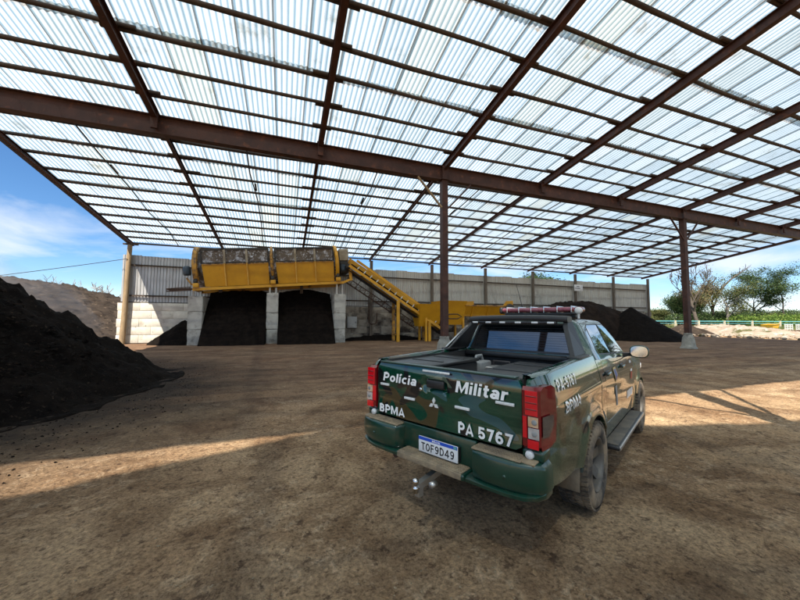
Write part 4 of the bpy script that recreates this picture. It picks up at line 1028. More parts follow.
    tree('leafy_tree', 'dark green tree filling gap right of slender bare tree', (98.5, 54.5), 9.0, 107, 'leaf_dark', 26, 0.34, 0.9, group=G, spread=0.8, r0=0.2, levels=4, fork=3, first=0.34, up=0.25)
    B += [((118, 52), 11, 5.2, 'leaf_olive', 'olive bush under dark rounded tree'), ((108, 52), 9, 4.6, 'leaf_dark', 'dark bush at foot of pale forked trunk'), ((136, 50), 12, 5.4, 'leaf_dark', 'dark bush below flat-topped tree at right')]
    for i, (p, w, h, lf, lab) in enumerate(B): bush(lab, p, w*1.15, h*1.05, 200+i, lf, 4200, 0.26)
trees()

def fence():
    P = [(69.1, 45.7), (74.2, 43.9), (78.6, 42.3), (83.5, 40.6), (88.7, 38.7), (94.1, 36.9), (99.3, 35.0), (104.6, 33.1), (109.9, 31.2)]
    e = empty('rail_fence', (88.7, 38.7, 0.4)); O = Vector((88.7, 38.7, 0.4)); tag(e, 'turquoise rail fence on pale posts in front of trees', 'fence')
    for i, p in enumerate(P):
        MB().bar(Vector((*p, -0.1))-O, Vector((*p, 2.0))-O, 0.26, 0.26, Vector((0, 1, 0))).build('post', 'post_cream', e)
        if i:
            for z, h in ((1.86, 0.15), (1.42, 0.07)): MB().bar(Vector((*P[i-1], z))-O, Vector((*p, z))-O, 0.07, h).build('rail', 'fence_paint', e)
fence()

def yard_clutter():
    e = empty('yellow_bin', (79.5, 32.4, 0.35)); tag(e, 'small yellow bin in grass below turquoise fence', 'bin')
    m = MB(); V = [(-0.8, -0.6, 0), (0.8, -0.6, 0), (0.8, 0.6, 0), (-0.8, 0.6, 0), (-1.05, -0.8, 0.95), (1.0, -0.8, 1.1), (1.0, 0.8, 1.1), (-1.05, 0.8, 0.95)]
    m.add(V, [(0, 3, 2, 1), (0, 1, 5, 4), (1, 2, 6, 5), (2, 3, 7, 6), (3, 0, 4, 7)]); m.build('tub', 'plastic_yellow', e)
    MB().bar((-1.05, -0.82, 0.95), (1.0, -0.82, 1.1), 0.08, 0.1).build('rim', 'plastic_yellow', e)
    c = empty('slatted_crate', (73.2, 27.2, 0.3), (0, 0, 0.1)); tag(c, 'white slatted crate lying at right edge near dark pipe', 'crate')
    for i in range(4): MB().box((0, -0.6, 0.12+0.3*i), (3.0, 0.05, 0.14)).build('slat', 'plastic_white', c)
    for i in range(4): MB().box((0, 0.6, 0.12+0.3*i), (3.0, 0.05, 0.14)).build('slat', 'plastic_white', c)
    for x in (-1.45, -0.5, 0.5, 1.45):
        for y in (-0.55, 0.55): MB().box((x, y, 0.58), (0.08, 0.05, 1.16)).build('corner_stake', 'plastic_white', c)
    MB().box((0, 0, 0.05), (2.9, 1.05, 0.05)).build('base_board', 'plastic_white', c)
    p = MB().tube([(62.5, 29.5, 0.42), (66, 27.0, 0.42), (70, 24.2, 0.42), (74, 21.2, 0.42)], 0.2, 10)
    tag(p.build('drain_pipe', 'rust'), 'long dark pipe lying on ground at right edge of yard', 'pipe')
    # grass tufts along the fence
    m = MB(); rng = random.Random(9)
    for i in range(14000):
        x = rng.uniform(50, 118); t = (x-69)/41; y = 45.7-14.5*t+rng.uniform(-11, 7); h = rng.uniform(0.25, 0.85); w = rng.uniform(.03, .09); a = rng.uniform(0, pi)
        lx, ly = rng.uniform(-.3, .3)*h, rng.uniform(-.3, .3)*h
        m.add([(x-w*cos(a), y-w*sin(a), 0.25), (x+w*cos(a), y+w*sin(a), 0.25), (x+lx, y+ly, 0.3+h)], [(0, 1, 2)])
    stuff(m.build('grass', 'grass'))
    # loose clods and wood chips on the packed soil
    for name, mat, cnt, lo, hi, flat in (('soil_clods', 'clod', 7000, 0.003, 0.013, 0.75), ('wood_chips', 'chip', 3500, 0.003, 0.011, 0.3)):
        m = MB()
        for i in range(cnt):
            r = 1.2+16*rng.random()**1.6; a = rng.uniform(-1.1, 1.6)+YAW-0.25
            x = r*sin(a); y = r*cos(a); s = lo+(hi-lo)*rng.random()**2*(1 if rng.random() < .985 else 2.6); z = soil_h(x, y)+s*flat*0.25
            th = rng.uniform(0, pi); ex = rng.uniform(.8, 2.0); ca, sa = cos(th), sin(th)
            q = []
            for vx, vy, vz in ((1, 0, 0), (-1, 0, 0), (0, 1, 0), (0, -1, 0), (0.2, 0.2, 1), (0.6, -0.6, .5), (-.5, .7, .4)):
                k = s*rng.uniform(.7, 1.2); X, Y = vx*k*ex, vy*k; q.append((x+X*ca-Y*sa, y+X*sa+Y*ca, z+vz*k*flat))
            m.add(q, [(0, 2, 4), (2, 6, 4), (6, 1, 4), (2, 1, 6), (1, 3, 4), (3, 5, 4), (5, 0, 4), (3, 0, 5)])
        stuff(m.build(name, mat))
yard_clutter()

# ------------------------------------------------------------------ pickup truck
# local frame: x forward, y left, z up, origin on the ground below the rear panel datum
TRUCK_POS, TRUCK_ROT = (2.33, 3.17, 0.0), radians(27.9)
AX_R, AX_F, WR = 0.11, 3.11, 0.395
def side_y(x, z):
    """half width of the body side"""
    y = 0.898
    if z > 1.02: y -= 0.46*(z-1.02)**2 + 0.03*(z-1.02)
    if z < 0.75: y -= 0.16*(0.75-z)**2*2
    y += 0.010*exp(-((z-1.10)/0.025)**2) - 0.006*exp(-((z-0.93)/0.06)**2)
    if x < -0.85: y -= 0.42*(-0.85-x)**2
    if x > 3.3: y -= 0.30*(x-3.3)**2
    for ax in (AX_R, AX_F):
        r = sqrt((x-ax)**2+(z-0.40)**2); y += 0.034*exp(-((r-0.47)/0.085)**2)
    return y
def panel(outline, fn, step=0.06, depth=0.03, axis='y'):
    """2-D outline -> gridded sheet pushed onto surface fn, with its rim turned inwards"""
    bm = bmesh.new(); vs = [bm.verts.new((p[0], 0, p[1])) for p in outline]; bm.faces.new(vs)
    for ax in (0, 2):
        lo = min(p[0 if ax == 0 else 1] for p in outline); hi = max(p[0 if ax == 0 else 1] for p in outline)
        n = int((hi-lo)/step)
        for i in range(1, n+1):
            co = [0, 0, 0]; no = [0, 0, 0]; co[ax] = lo+(hi-lo)*i/(n+1); no[ax] = 1
            bmesh.ops.bisect_plane(bm, geom=bm.verts[:]+bm.edges[:]+bm.faces[:], plane_co=co, plane_no=no)
    for v in bm.verts: v.co.y = fn(v.co.x, v.co.z)
    be = [e for e in bm.edges if e.is_boundary]
    r = bmesh.ops.extrude_edge_only(bm, edges=be)
    for v in [g for g in r['geom'] if isinstance(g, bmesh.types.BMVert)]: v.co.y -= depth
    V = []; F = []
    bm.verts.index_update()
    for v in bm.verts: V.append(tuple(v.co))
    for f in bm.faces: F.append([v.index for v in f.verts])
    bm.free()
    if axis == 'x': V = [(-v[1], v[0], v[2]) for v in V]       # fn gave distance behind the datum; outline was (y, z)
    return V, F
def mir(V, s): return [(v[0], v[1]*s, v[2]) for v in V]
def arc(ax, r, z_lo, a0, a1, n=16, zc=0.40):
    return [(ax+r*cos(radians(a0+(a1-a0)*i/n)), zc+r*sin(radians(a0+(a1-a0)*i/n))) for i in range(n+1)]
def belt(x): return 1.345 - 0.05*max(0, x-0.5)
def _arc(cx, cy, rx, ry, a0, a1, n=10): return [(cx+rx*cos(radians(a0+(a1-a0)*i/n)), cy+ry*sin(radians(a0+(a1-a0)*i/n))) for i in range(n+1)]
GLYPH = {
 'P': (0.70, [[(.1, 0), (.1, 1)], [(.1, .9), (.36, .9)]+_arc(.36, .66, .24, .24, 90, -90)+[(.1, .42)]]),
 'B': (0.72, [[(.1, 0), (.1, 1)], [(.1, .9), (.36, .9)]+_arc(.36, .71, .19, .19, 90, -90)+[(.1, .52)], [(.1, .52), (.38, .52)]+_arc(.38, .31, .22, .21, 90, -90)+[(.1, .1)]]),
 'M': (0.94, [[(.1, 0), (.1, 1)], [(.15, .97), (.47, .10), (.79, .97)], [(.84, 1), (.84, 0)]]),
 'A': (0.80, [[(.07, 0), (.40, .97), (.73, 0)], [(.2, .27), (.6, .27)]]),
 '5': (0.68, [[(.60, .9), (.19, .9), (.15, .47)]+_arc(.34, .33, .22, .23, 125, -160)]),
 '7': (0.64, [[(.04, .9), (.54, .9), (.24, 0)]]),
 '6': (0.68, [_arc(.34, .32, .22, .23, 0, 360, 18), [(.12, .34), (.13, .55), (.20, .77), (.34, .9), (.56, .86)]]),
 '9': (0.68, [_arc(.34, .68, .22, .23, 0, 360, 18), [(.56, .66), (.55, .45), (.48, .23), (.34, .1), (.12, .14)]]),
 '4': (0.70, [[(.48, 0), (.48, .97)], [(.46, .95), (.08, .28), (.68, .28)]]),
 'T': (0.64, [[(0, .9), (.64, .9)], [(.32, .9), (.32, 0)]]),
 'O': (0.72, [_arc(.36, .5, .26, .41, 0, 360, 22)]),
 'F': (0.60, [[(.1, 0), (.1, 1)], [(.1, .9), (.58, .9)], [(.1, .5), (.5, .5)]]),
 'D': (0.70, [[(.1, 0), (.1, 1)], [(.1, .9), (.32, .9)]+_arc(.32, .5, .27, .4, 90, -90)+[(.1, .1)]]),
 'o': (0.66, [_arc(.33, .36, .23, .27, 0, 360, 20)]), 'l': (0.22, [[(.1, 0), (.1, 1)]]),
 'i': (0.22, [[(.1, 0), (.1, .72)], [(.1, .84), (.1, 1.02)]]), '\u00ed': (0.24, [[(.1, 0), (.1, .72)], [(.06, .83), (.22, 1.06)]]),
 'c': (0.58, [_arc(.33, .36, .23, .27, 48, 312, 16)]),
 'a': (0.62, [_arc(.27, .22, .17, .14, 0, 360, 16), [(.50, 0), (.50, .46)]+_arc(.31, .45, .19, .19, 10, 155, 8)]),
 't': (0.42, [[(.19, .95), (.19, .17), (.26, .09), (.40, .10)], [(.02, .63), (.40, .63)]]),
 'r': (0.44, [[(.1, 0), (.1, .72)], [(.1, .40), (.18, .58), (.42, .62)]]), '-': (0.38, [[(.04, .42), (.34, .42)]]), ' ': (0.34, []),
 'R': (0.72, [[(.1, 0), (.1, 1)], [(.1, .9), (.36, .9)]+_arc(.36, .68, .22, .22, 90, -90)+[(.1, .46)], [(.32, .46), (.62, 0)]]),
 'S': (0.66, [[(.56, .78)]+_arc(.34, .70, .20, .20, 30, 250, 10)+_arc(.34, .30, .22, .21, 80, -150, 12)]), 'I': (0.22, [[(.1, 0), (.1, 1)]]), 'L': (0.56, [[(.1, 1), (.1, .1), (.54, .1)]]),
}
def lettering(body, size, mat, parent, frame, bold=0.02, shear=0.0, width=None, name='lettering', stroke=0.2, surf=None):
    """heavy grotesque letters drawn as strokes, a thin raised film; frame = (origin, right, up)"""
    V = []; F = []; x0 = 0.0; lift = 0
    for ch in body:
        w, strokes = GLYPH[ch]
        for st in strokes:
            P = [Vector((p[0], p[1])) for p in st]
            if surf:
                Q = [P[0]]
                for a_, b_ in zip(P, P[1:]):
                    m_ = max(1, int((b_-a_).length/0.10)); Q += [a_.lerp(b_, (i+1)/m_) for i in range(m_)]
                P = Q
            n = len(P); closed = (P[0]-P[-1]).length < 1e-4; a = len(V); lift = (lift+1) % 4
            for i in range(n):
                d0 = (P[i]-P[i-1]).normalized() if i else ((P[0]-P[-2]).normalized() if closed else (P[1]-P[0]).normalized())
                d1 = (P[i+1]-P[i]).normalized() if i < n-1 else ((P[1]-P[0]).normalized() if closed else d0)
                t = (d0+d1); t = t.normalized() if t.length > 1e-3 else d1
                nn = Vector((-t.y, t.x)); k = min(1.9, 1/max(0.35, nn.dot(Vector((-d1.y, d1.x)))))
                for s in (1, -1):
                    q = P[i]+nn*(s*stroke/2*k); V.append((x0+q.x, min(max(q.y, -0.02 if q.y > -0.3 else q.y), 1.08), 0.0012+lift*0.00025))
            for i in range(n-1): F.append((a+2*i, a+2*i+1, a+2*i+3, a+2*i+2))
        x0 += w+0.10
    V = [(v[0]+shear*v[1], v[1], v[2]) for v in V]
    xs = [v[0] for v in V]; w0, w1 = min(xs), max(xs); k = width/(w1-w0)
    o, r, u = frame; o = Vector(o); r = Vector(r); u = Vector(u); nrm = r.cross(u).normalized()
    W = [o+r*((v[0]-w0)*k)+u*(v[1]*size)+nrm*v[2] for v in V]
    if surf: W = [surf(p, v[2]) for p, v in zip(W, V)]
    me = bpy.data.meshes.new(name); me.from_pydata([tuple(p) for p in W], [], F)
    me.materials.append(MATS[mat]); ob = bpy.data.objects.new(name, me); COL.objects.link(ob); ob.parent = parent; return ob

def build_truck():
    T = empty('pickup_truck', TRUCK_POS, (0, 0, TRUCK_ROT))
    tag(T, 'dark green camouflage police pickup truck parked on the soil floor', 'pickup truck')
    PA = 'camouflage'
    R = 0.455
    # ---- body sides
    def add_sides(name, outline, mat=PA, fn=side_y, step=0.055, depth=0.03, extra=None):
        out = []
        for s in (1, -1):
            V, F = panel(outline, fn, step, depth)
            o = MB().add(mir(V, s), F, True).build(name, mat, T, sharp=38); out.append(o)
            if extra: extra(o, s)
        return out
    bed = [(-1.135, 0.60), (-1.18, 0.84), (-1.205, 0.90), (-1.215, 1.20), (-1.205, 1.30), (-1.17, 1.345), (-1.08, 1.362), (-0.3, 1.382), (0.495, 1.392), (0.495, 0.655)] + arc(AX_R, R, 0.5, 34, 172) + [(-0.345, 0.52), (-0.75, 0.55)]
    add_sides('bed_side', bed, step=0.027)
    # rail caps along the bed top
    for s in (1, -1):
        m = MB(); V = []; F = []; n = 24
        for i in range(n+1):
            x = -1.16+1.65*i/n; z = 1.362+0.02*min(1, max(0, (x+1.08)/0.78))+0.01*max(0, (x+0.3)/0.8); y1 = side_y(x, z)
            for (yy, dz) in ((y1+0.001, -0.004), (y1-0.012, 0.010), (y1-0.07, 0.016), (0.735, 0.010), (0.725, -0.05)): V.append((x, yy*s, z+dz))
        F = [(5*i+k, 5*i+k+1, 5*i+6+k, 5*i+5+k) for i in range(n) for k in range(4)]
        m.add(V, F, True).build('bed_rail', PA, T)
    quarter = [(0.515, 0.655), (0.515, 1.345), (0.72, belt(0.72)), (0.72, 0.62), (0.68, 0.50), (0.575, 0.46)] + arc(AX_R, R, .5, 8, 30, 5)
    add_sides('cab_corner', quarter)
    def handle(xc):
        def f(o, s):
            z = 1.155; y = side_y(xc, z)
            MB().bbox((xc, s*(y-0.001), z+0.005), (0.17, 0.012, 0.075), 0.02, 3).build('handle_cup', 'black_plastic', o)
            MB().bbox((xc, s*(y+0.024), z+0.012), (0.20, 0.022, 0.032), 0.010, 2).build('door_handle', PA, o)
        return f
    rear_door = [(0.728, 0.60), (0.728, belt(0.73)), (1.60, belt(1.6)), (1.60, 0.47), (0.80, 0.47), (0.75, 0.52)]
    add_sides('door', rear_door, extra=handle(0.86))
    front_door = [(1.607, 0.47), (1.607, belt(1.607)), (2.66, belt(2.66)), (2.66, 0.75), (2.58, 0.47)]
    add_sides('door', front_door, extra=handle(1.76))
    fender = [(2.668, 0.66), (2.668, belt(2.67)), (2.95, 1.20), (3.5, 1.135), (3.92, 1.03), (3.99, 0.90), (3.97, 0.62), (3.57, 0.52)] + arc(AX_F, R, .5, 14, 145)
    add_sides('front_fender', fender)
    sill = [(0.58, 0.36), (0.60, 0.455), (2.57, 0.455), (2.62, 0.36)]
    add_sides('sill', sill, 'black_plastic', lambda x, z: 0.855)
    # ---- dark wheel wells and chassis
    for ax in (AX_R, AX_F):
        for s in (1, -1):
            m = MB(); V = []; n = 14
            for i in range(n+1):
                a = radians(-8+196*i/n)
                for yy in (0.885, 0.56): V.append((ax+0.475*cos(a), s*yy, 0.40+0.475*sin(a)))
            F = [(2*i, 2*i+1, 2*i+3, 2*i+2) for i in range(n)]
            m.add(V, F, True); V2 = [V[2*i+1] for i in range(n+1)]; m.add(V2, [tuple(range(n+1))]); m.build('wheel_well', 'liner', T)
    m = MB(); m.span((-1.0, -0.52, 0.42), (3.7, 0.52, 0.60)); m.span((0.66, -0.80, 0.42), (2.62, 0.80, 1.16)); m.span((2.7, -0.54, 0.45), (3.85, 0.54, 0.98)); m.span((-0.9, -0.62, 0.60), (0.5, 0.62, 0.83)); m.build('chassis', 'black_plastic', T)
    MB().tube([(AX_R, -0.66, 0.385), (AX_R, 0, 0.385), (AX_R, 0.66, 0.385)], [0.05, 0.11, 0.05], 10).build('rear_axle', 'steel_dark', T)
    MB().tube([(-1.15, 0.55, 0.46), (-0.2, 0.55, 0.50)], 0.035, 10).build('exhaust_pipe', 'rust', T)
    MB().bbox((-0.72, 0.05, 0.52), (0.68, 0.66, 0.2), 0.08, 3).build('spare_wheel_cradle', 'rubber', T)
    # ---- bed interior
    def bed_box():
        m = MB(); zf = 0.87; y0 = 0.72; xa, xb = -1.13, 0.475; zt = 1.36
        m.span((xa, -y0, zf-0.02), (xb, y0, zf)); m.span((xa, y0, zf-0.02), (xb, y0+0.02, zt)); m.span((xa, -y0-0.02, zf-0.02), (xb, -y0, zt)); m.span((xb, -y0-0.02, zf-0.02), (xb+0.02, y0+0.02, zt-0.01))
        for k in range(9): m.span((xa+0.02, -0.62+k*0.155-0.02, zf), (xb, -0.62+k*0.155+0.02, zf+0.012))
        for s in (1, -1): m.bbox((AX_R, s*0.63, zf+0.11), (0.86, 0.17, 0.22), 0.05, 3)
        m.build('bed_liner', 'liner', T)
        MB().bbox((0.44, 0, 1.335), (0.07, 1.44, 0.07), 0.02).build('bulkhead_rail', 'black_plastic', T)
    bed_box()
    # ---- tailgate
    def gate_x(y, z):
        d = 1.222 - 0.012*(y/0.74)**2
        if z > 1.26: d -= 1.1*(z-1.26)**2*2.2
        if z < 0.93: d += 0.10*(0.93-z)
        d += 0.006*exp(-((z-1.06)/0.02)**2) - 0.008*exp(-((z-1.0)/0.06)**2)
        if abs(y-0.012) < 0.11 and abs(z-1.208) < 0.048: d -= 0.030
        return d
    out = [(-0.738, 0.875), (-0.742, 1.29), (-0.715, 1.338), (-0.60, 1.346), (0.60, 1.346), (0.715, 1.338), (0.742, 1.29), (0.738, 0.875), (0.70, 0.850), (-0.70, 0.850)]
    V, F = panel(out, gate_x, 0.03, 0.055, 'x')
    gate = MB().add(V, F, True).build('tailgate', PA, T, sharp=40)
    MB().span((-1.155, -0.735, 0.86), (-1.14, 0.735, 1.34)).build('inner_skin', 'liner', gate)
    MB().bbox((-1.18, 0, 1.352), (0.075, 1.40, 0.016), 0.006).build('spoiler_cap', 'bumper_green', gate)
    MB().bbox((-1.218, 0.012, 1.212), (0.03, 0.185, 0.07), 0.015, 3).build('latch_handle', 'black_plastic', gate)
    MB().lathe([(0.001, -0.006), (0.014, -0.006), (0.016, 0.0), (0.016, 0.02)], 14, 'x', (-1.226, 0.170, 1.150)).build('lock_cylinder', 'chrome', gate)
    MB().bbox((-1.2335, -0.002, 1.322), (0.012, 0.285, 0.018), 0.004).build('brake_lamp', 'reflector', gate)
    for (y, z, w) in ((0.63, 1.135, 0.115), (0.30, 1.048, 0.125), (-0.262, 1.064, 0.135), (-0.62, 1.160, 0.145)):
        MB().bbox((-gate_x(y, z)-0.008, y, z), (0.016, w, 0.022), 0.004).build('marker_lamp', 'reflector', gate)
    # three-diamond emblem
    def diamond(c, ang, L=0.054, W=0.031):
        a = Vector((0, cos(ang), sin(ang))); b = Vector((0, -sin(ang), cos(ang))); c = Vector(c)
        P = [c, c+a*L*0.5+b*W*0.5, c+a*L, c+a*L*0.5-b*W*0.5]; m = MB()
        m.add([p for p in P]+[p+Vector((-0.010, 0, 0)) for p in P], [(0, 1, 2, 3), (7, 6, 5, 4), (0, 4, 5, 1), (1, 5, 6, 2), (2, 6, 7, 3), (3, 7, 4, 0)]); return m
    ctr = (-1.224, 0.022, 1.048)
    for ang in (pi/2, pi/2+2*pi/3, pi/2-2*pi/3): diamond(ctr, ang).build('emblem_diamond', 'reflector', gate)
    # lettering, read from behind: right = -y
    def tl(s, y, z, size, w, bold, shear): lettering(s, size, 'white_vinyl', gate, ((-1.230, y, z), (0, -1, 0), (0, 0, 1)), bold, shear, w)
    tl('Pol\u00edcia', 0.645, 1.172, 0.084, 0.43, 0.022, 0.14); tl('Militar', -0.198, 1.182, 0.094, 0.455, 0.024, 0.14)
    tl('BPMA', 0.69, 0.866, 0.078, 0.335, 0.022, 0.0); tl('PA', -0.225, 0.862, 0.090, 0.140, 0.024, 0.0); tl('5767', -0.405, 0.862, 0.090, 0.28, 0.024, 0.0)
    # ---- rear lamps
    for s in (1, -1):
        prof = [(-1.228, 0.752), (-1.232, 0.838), (-1.195, 0.868), (-1.10, 0.884), (-0.985, 0.897), (-0.985, 0.80), (-1.16, 0.752)]
        zs = [(0.872, 0.10), (0.90, 0.0), (1.08, -0.03), (1.28, 0.0), (1.305, 0.06)]
        V = []; n = len(prof)
        for z, ins in zs:
            for i, (x, y) in enumerate(prof):
                xx = x + (max(0, ins)*0.3 if i in (0, 1, 2) else 0) - (ins*0.9 if i in (3, 4, 5) else 0)
                yy = y - (max(0, ins)*0.12 if i in (1, 2, 3, 4) else 0)
                V.append((xx, yy*s, z))
        F = [(j*n+i, j*n+(i+1) % n, (j+1)*n+(i+1) % n, (j+1)*n+i) for j in range(len(zs)-1) for i in range(n)] + [tuple(range(n)), tuple(range((len(zs)-1)*n, len(zs)*n))]
        lamp = MB().add(V, F).build('tail_lamp', 'lens_dark', T)
        def lens(z0, z1, ya, yb, mat, xb=-1.02, side=True):
            P = [(-1.238, ya), (-1.241, yb*0.97), (-1.195, min(0.89, yb+0.018)), (-1.105, 0.914), (xb, 0.922)] if side else [(-1.238, ya), (-1.240, yb)]
            V = []
            for z in (z0, z1):
                for (x, y) in P: V.append((x, y*s, z))
                for (x, y) in P[::-1]: V.append((x+0.012, (y-0.006)*s, z))
            k = len(P)*2
            Fx = [tuple(range(k)), tuple(range(k, 2*k))[::-1]] + [(i, (i+1) % k, k+(i+1) % k, k+i) for i in range(k)]
            MB().add(V, Fx, False).build('lens', mat, lamp)
        lens(1.115, 1.282, 0.775, 0.862, 'lens_red', side=False); lens(1.038, 1.105, 0.795, 0.865, 'lens_amber', -1.10, False); lens(0.958, 1.030, 0.795, 0.870, 'lens_clear', -1.10, False)
        lens(0.892, 0.948, 0.790, 0.866, 'lens_red', side=False); lens(0.958, 1.105, 0.757, 0.787, 'lens_red', side=False)
        for zc in (1.071, 0.994):
            MB().lathe([(0.001, -0.002), (0.008, -0.003), (0.017, -0.001), (0.019, 0.003)], 16, 'x', (-1.2425, 0.838*s, zc)).build('reflector_bowl', 'crate_grey', lamp)
        for zc in (1.155, 1.20, 1.245): MB().bbox((-1.2405, 0.818*s, zc), (0.004, 0.076, 0.008), 0.0015).build('lens_rib', 'lens_dark', lamp)
        m = MB(); m.add([(-1.19, 0.878*s, 0.96), (-1.105, 0.892*s, 0.955), (-1.03, 0.902*s, 1.03), (-1.04, 0.902*s, 1.10), (-1.19, 0.878*s, 1.105)], [(0, 1, 2, 3, 4)]); m.build('side_reflector', 'lens_smoke', lamp)
        MB().lathe([(0.001, -0.012), (0.026, -0.012), (0.030, 0.0), (0.030, 0.02)], 16, 'x', (-1.215, s*0.792, 0.838)).build('reverse_sensor', 'reflector', T)
    # ---- rear bumper
    bmp = MB()
    def bump_sec(y):
        a = abs(y); xr = -1.345 + max(0, a-0.55)**2*0.55
        return xr
    ys = [-0.905+0.05*i for i in range(11)]
    for s in (1, -1):
        V = []; secs = []
        yy = [0.36, 0.40, 0.50, 0.60, 0.70, 0.78, 0.84, 0.88, 0.905]
        for i, y in enumerate(yy):
            xr = -1.335 + 0.9*max(0, y-0.60)**2 + (0.10 if i == 0 else 0.02 if i == 1 else 0) + (0.05 if y > 0.9 else 0)
            zt = 0.800 - (0.03 if y > 0.895 else 0); zb = 0.585 + 0.25*max(0, y-0.75)**2*4
            pr = [(-1.10, zt), (xr+0.024, zt), (xr+0.006, zt-0.007), (xr, zt-0.024), (xr-0.004, (zt+zb)/2), (xr+0.004, zb+0.03), (xr+0.03, zb), (-1.08, zb-0.0)]
            V += [(p[0], s*y, p[1]) for p in pr]
        n = 8; F = [(j*n+i, j*n+(i+1) % n, (j+1)*n+(i+1) % n, (j+1)*n+i) for j in range(len(yy)-1) for i in range(n)] + [tuple(range(n)), tuple(range((len(yy)-1)*n, len(yy)*n))]
        b = MB().add(V, F, True).build('bumper_corner', 'bumper_green', T, sharp=50)
        m = MB(); m.bbox((-1.245, s*0.575, 0.806), (0.125, 0.38, 0.016), 0.006)
        for k in range(5): m.box((-1.293+k*0.024, s*0.575, 0.8165), (0.010, 0.35, 0.006))
        m.build('step_pad', 'step_dusty', b)
        MB().bbox((-1.235, s*0.80, 0.802), (0.10, 0.10, 0.018), 0.006).build('end_pad', 'step_dusty', b)
        MB().lathe([(0.001, -0.004), (0.012, -0.004), (0.012, 0.01)], 10, 'x', (-1.338, s*0.66, 0.69)).build('parking_sensor', 'bumper_green', b)
        # body filler under the tail lamp
        MB().bbox((-1.135, s*0.81, 0.835), (0.14, 0.15, 0.075), 0.015).build('lamp_filler', 'bumper_green', T)
        # mud flap
        V = []
        for (x, z) in ((-0.36, 0.62), (-0.38, 0.48), (-0.40, 0.315), ): 
            for y in (0.66, 0.89): V.append((x, s*y, z))
        m = MB().add(V, [(0, 1, 3, 2), (2, 3, 5, 4)], True); o = m.build('mud_flap', 'mudflap', T); md = o.modifiers.new('thick', 'SOLIDIFY'); md.thickness = 0.008
    # centre: recess with plate, low step and lower lip
    MB().bbox((-1.20, 0, 0.72), (0.05, 0.76, 0.22), 0.01).build('bumper_centre', 'bumper_green', T)
    m = MB().bbox((-1.262, 0.0, 0.583), (0.20, 0.70, 0.05), 0.015, 3); st = m.build('low_step', 'bumper_green', T)
    m = MB(); m.bbox((-1.265, 0.0, 0.611), (0.165, 0.655, 0.014), 0.006)
    for k in range(7): m.box((-1.335+k*0.023, 0, 0.6205), (0.010, 0.63, 0.006))
    m.bbox((-1.356, 0.0, 0.588), (0.018, 0.655, 0.05), 0.006); m.build('step_pad', 'step_dusty', st)
    V = []; yy = [-0.90, -0.86, -0.78, -0.66, -0.5, -0.3, 0, 0.3, 0.5, 0.66, 0.78, 0.86, 0.90]
    for y in yy:
        xr = -1.348 + 0.9*max(0, abs(y)-0.60)**2 + (0.05 if abs(y) > 0.89 else 0)
        for p in ((xr+0.036, 0.594), (xr+0.010, 0.580), (xr+0.014, 0.556), (xr+0.05, 0.540), (-1.08, 0.545), (-1.08, 0.594)): V.append((p[0], y*(0.995 if abs(y) > 0.85 else 1), p[1]+1.0*max(0, abs(y)-0.75)**2))
    n = 6; F = [(j*n+i, j*n+(i+1) % n, (j+1)*n+(i+1) % n, (j+1)*n+i) for j in range(len(yy)-1) for i in range(n)] + [tuple(range(n)), tuple(range((len(yy)-1)*n, len(yy)*n))]
    MB().add(V, F, True).build('bumper_lip', 'bumper_green', T, sharp=50)
    # registration plate
    pl = MB().bbox((-1.268, -0.045, 0.700), (0.012, 0.400, 0.130), 0.005).build('number_plate', 'plate_white', T)
    MB().box((-1.2745, -0.045, 0.7505), (0.002, 0.394, 0.026)).build('plate_band', 'plate_blue', pl)
    MB().span((-1.262, -0.245, 0.64), (-1.225, 0.155, 0.755)).build('plate_bracket', 'black_plastic', T)
    pf = lambda y, z: ((-1.2745, y, z), (0, -1, 0), (0, 0, 1))
    lettering('TOF9D49', 0.066, 'plate_black', pl, pf(0.122, 0.654), 0.008, 0, 0.335, stroke=0.14)
    lettering('BRASIL', 0.014, 'white_vinyl', pl, ((-1.2757, 0.005, 0.743), (0, -1, 0), (0, 0, 1)), 0.01, 0, 0.085)
    MB().box((-1.2758, -0.222, 0.7505), (0.001, 0.028, 0.019)).build('flag_mark', 'fence_paint', pl)
    # tow hitch
    m = MB(); m.bar((-1.10, 0.02, 0.475), (-1.46, 0.02, 0.44), 0.05, 0.05); m.bar((-1.43, 0.02, 0.46), (-1.43, 0.02, 0.36), 0.055, 0.045, Vector((0, 1, 0)))
    h = m.build('tow_bar', 'steel_bright', T)
    MB().lathe([(0.001, 0.0), (0.022, 0.0), (0.022, 0.03), (0.034, 0.036), (0.014, 0.045), (0.014, 0.06), (0.021, 0.068), (0.027, 0.086), (0.021, 0.104), (0.001, 0.112)], 18, 'z', (-1.475, 0.02, 0.40)).build('tow_ball', 'chrome', h)
    MB().lathe([(0.001, -0.02), (0.024, -0.02), (0.024, 0.04), (0.001, 0.04)], 12, 'x', (-1.40, -0.09, 0.47)).build('trailer_socket', 'steel_bright', h)
    # ---- cab upper body
    zb_r, zb_f = 1.335, 1.225
    bm = bmesh.new()
    B = [(0.52, 0.852, 1.32), (2.98, 0.80, 1.16), (2.98, -0.80, 1.16), (0.52, -0.852, 1.32)]; U = [(0.63, 0.605, 1.785), (2.02, 0.60, 1.775), (2.02, -0.60, 1.775), (0.63, -0.605, 1.785)]
    vb = [bm.verts.new(p) for p in B]; vu = [bm.verts.new(p) for p in U]
    bm.faces.new(vb[::-1]); bm.faces.new(vu)
    for i in range(4): bm.faces.new((vb[i], vb[(i+1) % 4], vu[(i+1) % 4], vu[i]))
    ed = [e for e in bm.edges if any(v in vu for v in e.verts)]
    bmesh.ops.bevel(bm, geom=ed, offset=0.075, segments=5, affect='EDGES', profile=0.5)
    bmesh.ops.subdivide_edges(bm, edges=[e for e in bm.edges if e.calc_length() > 0.5], cuts=8, use_grid_fill=True)
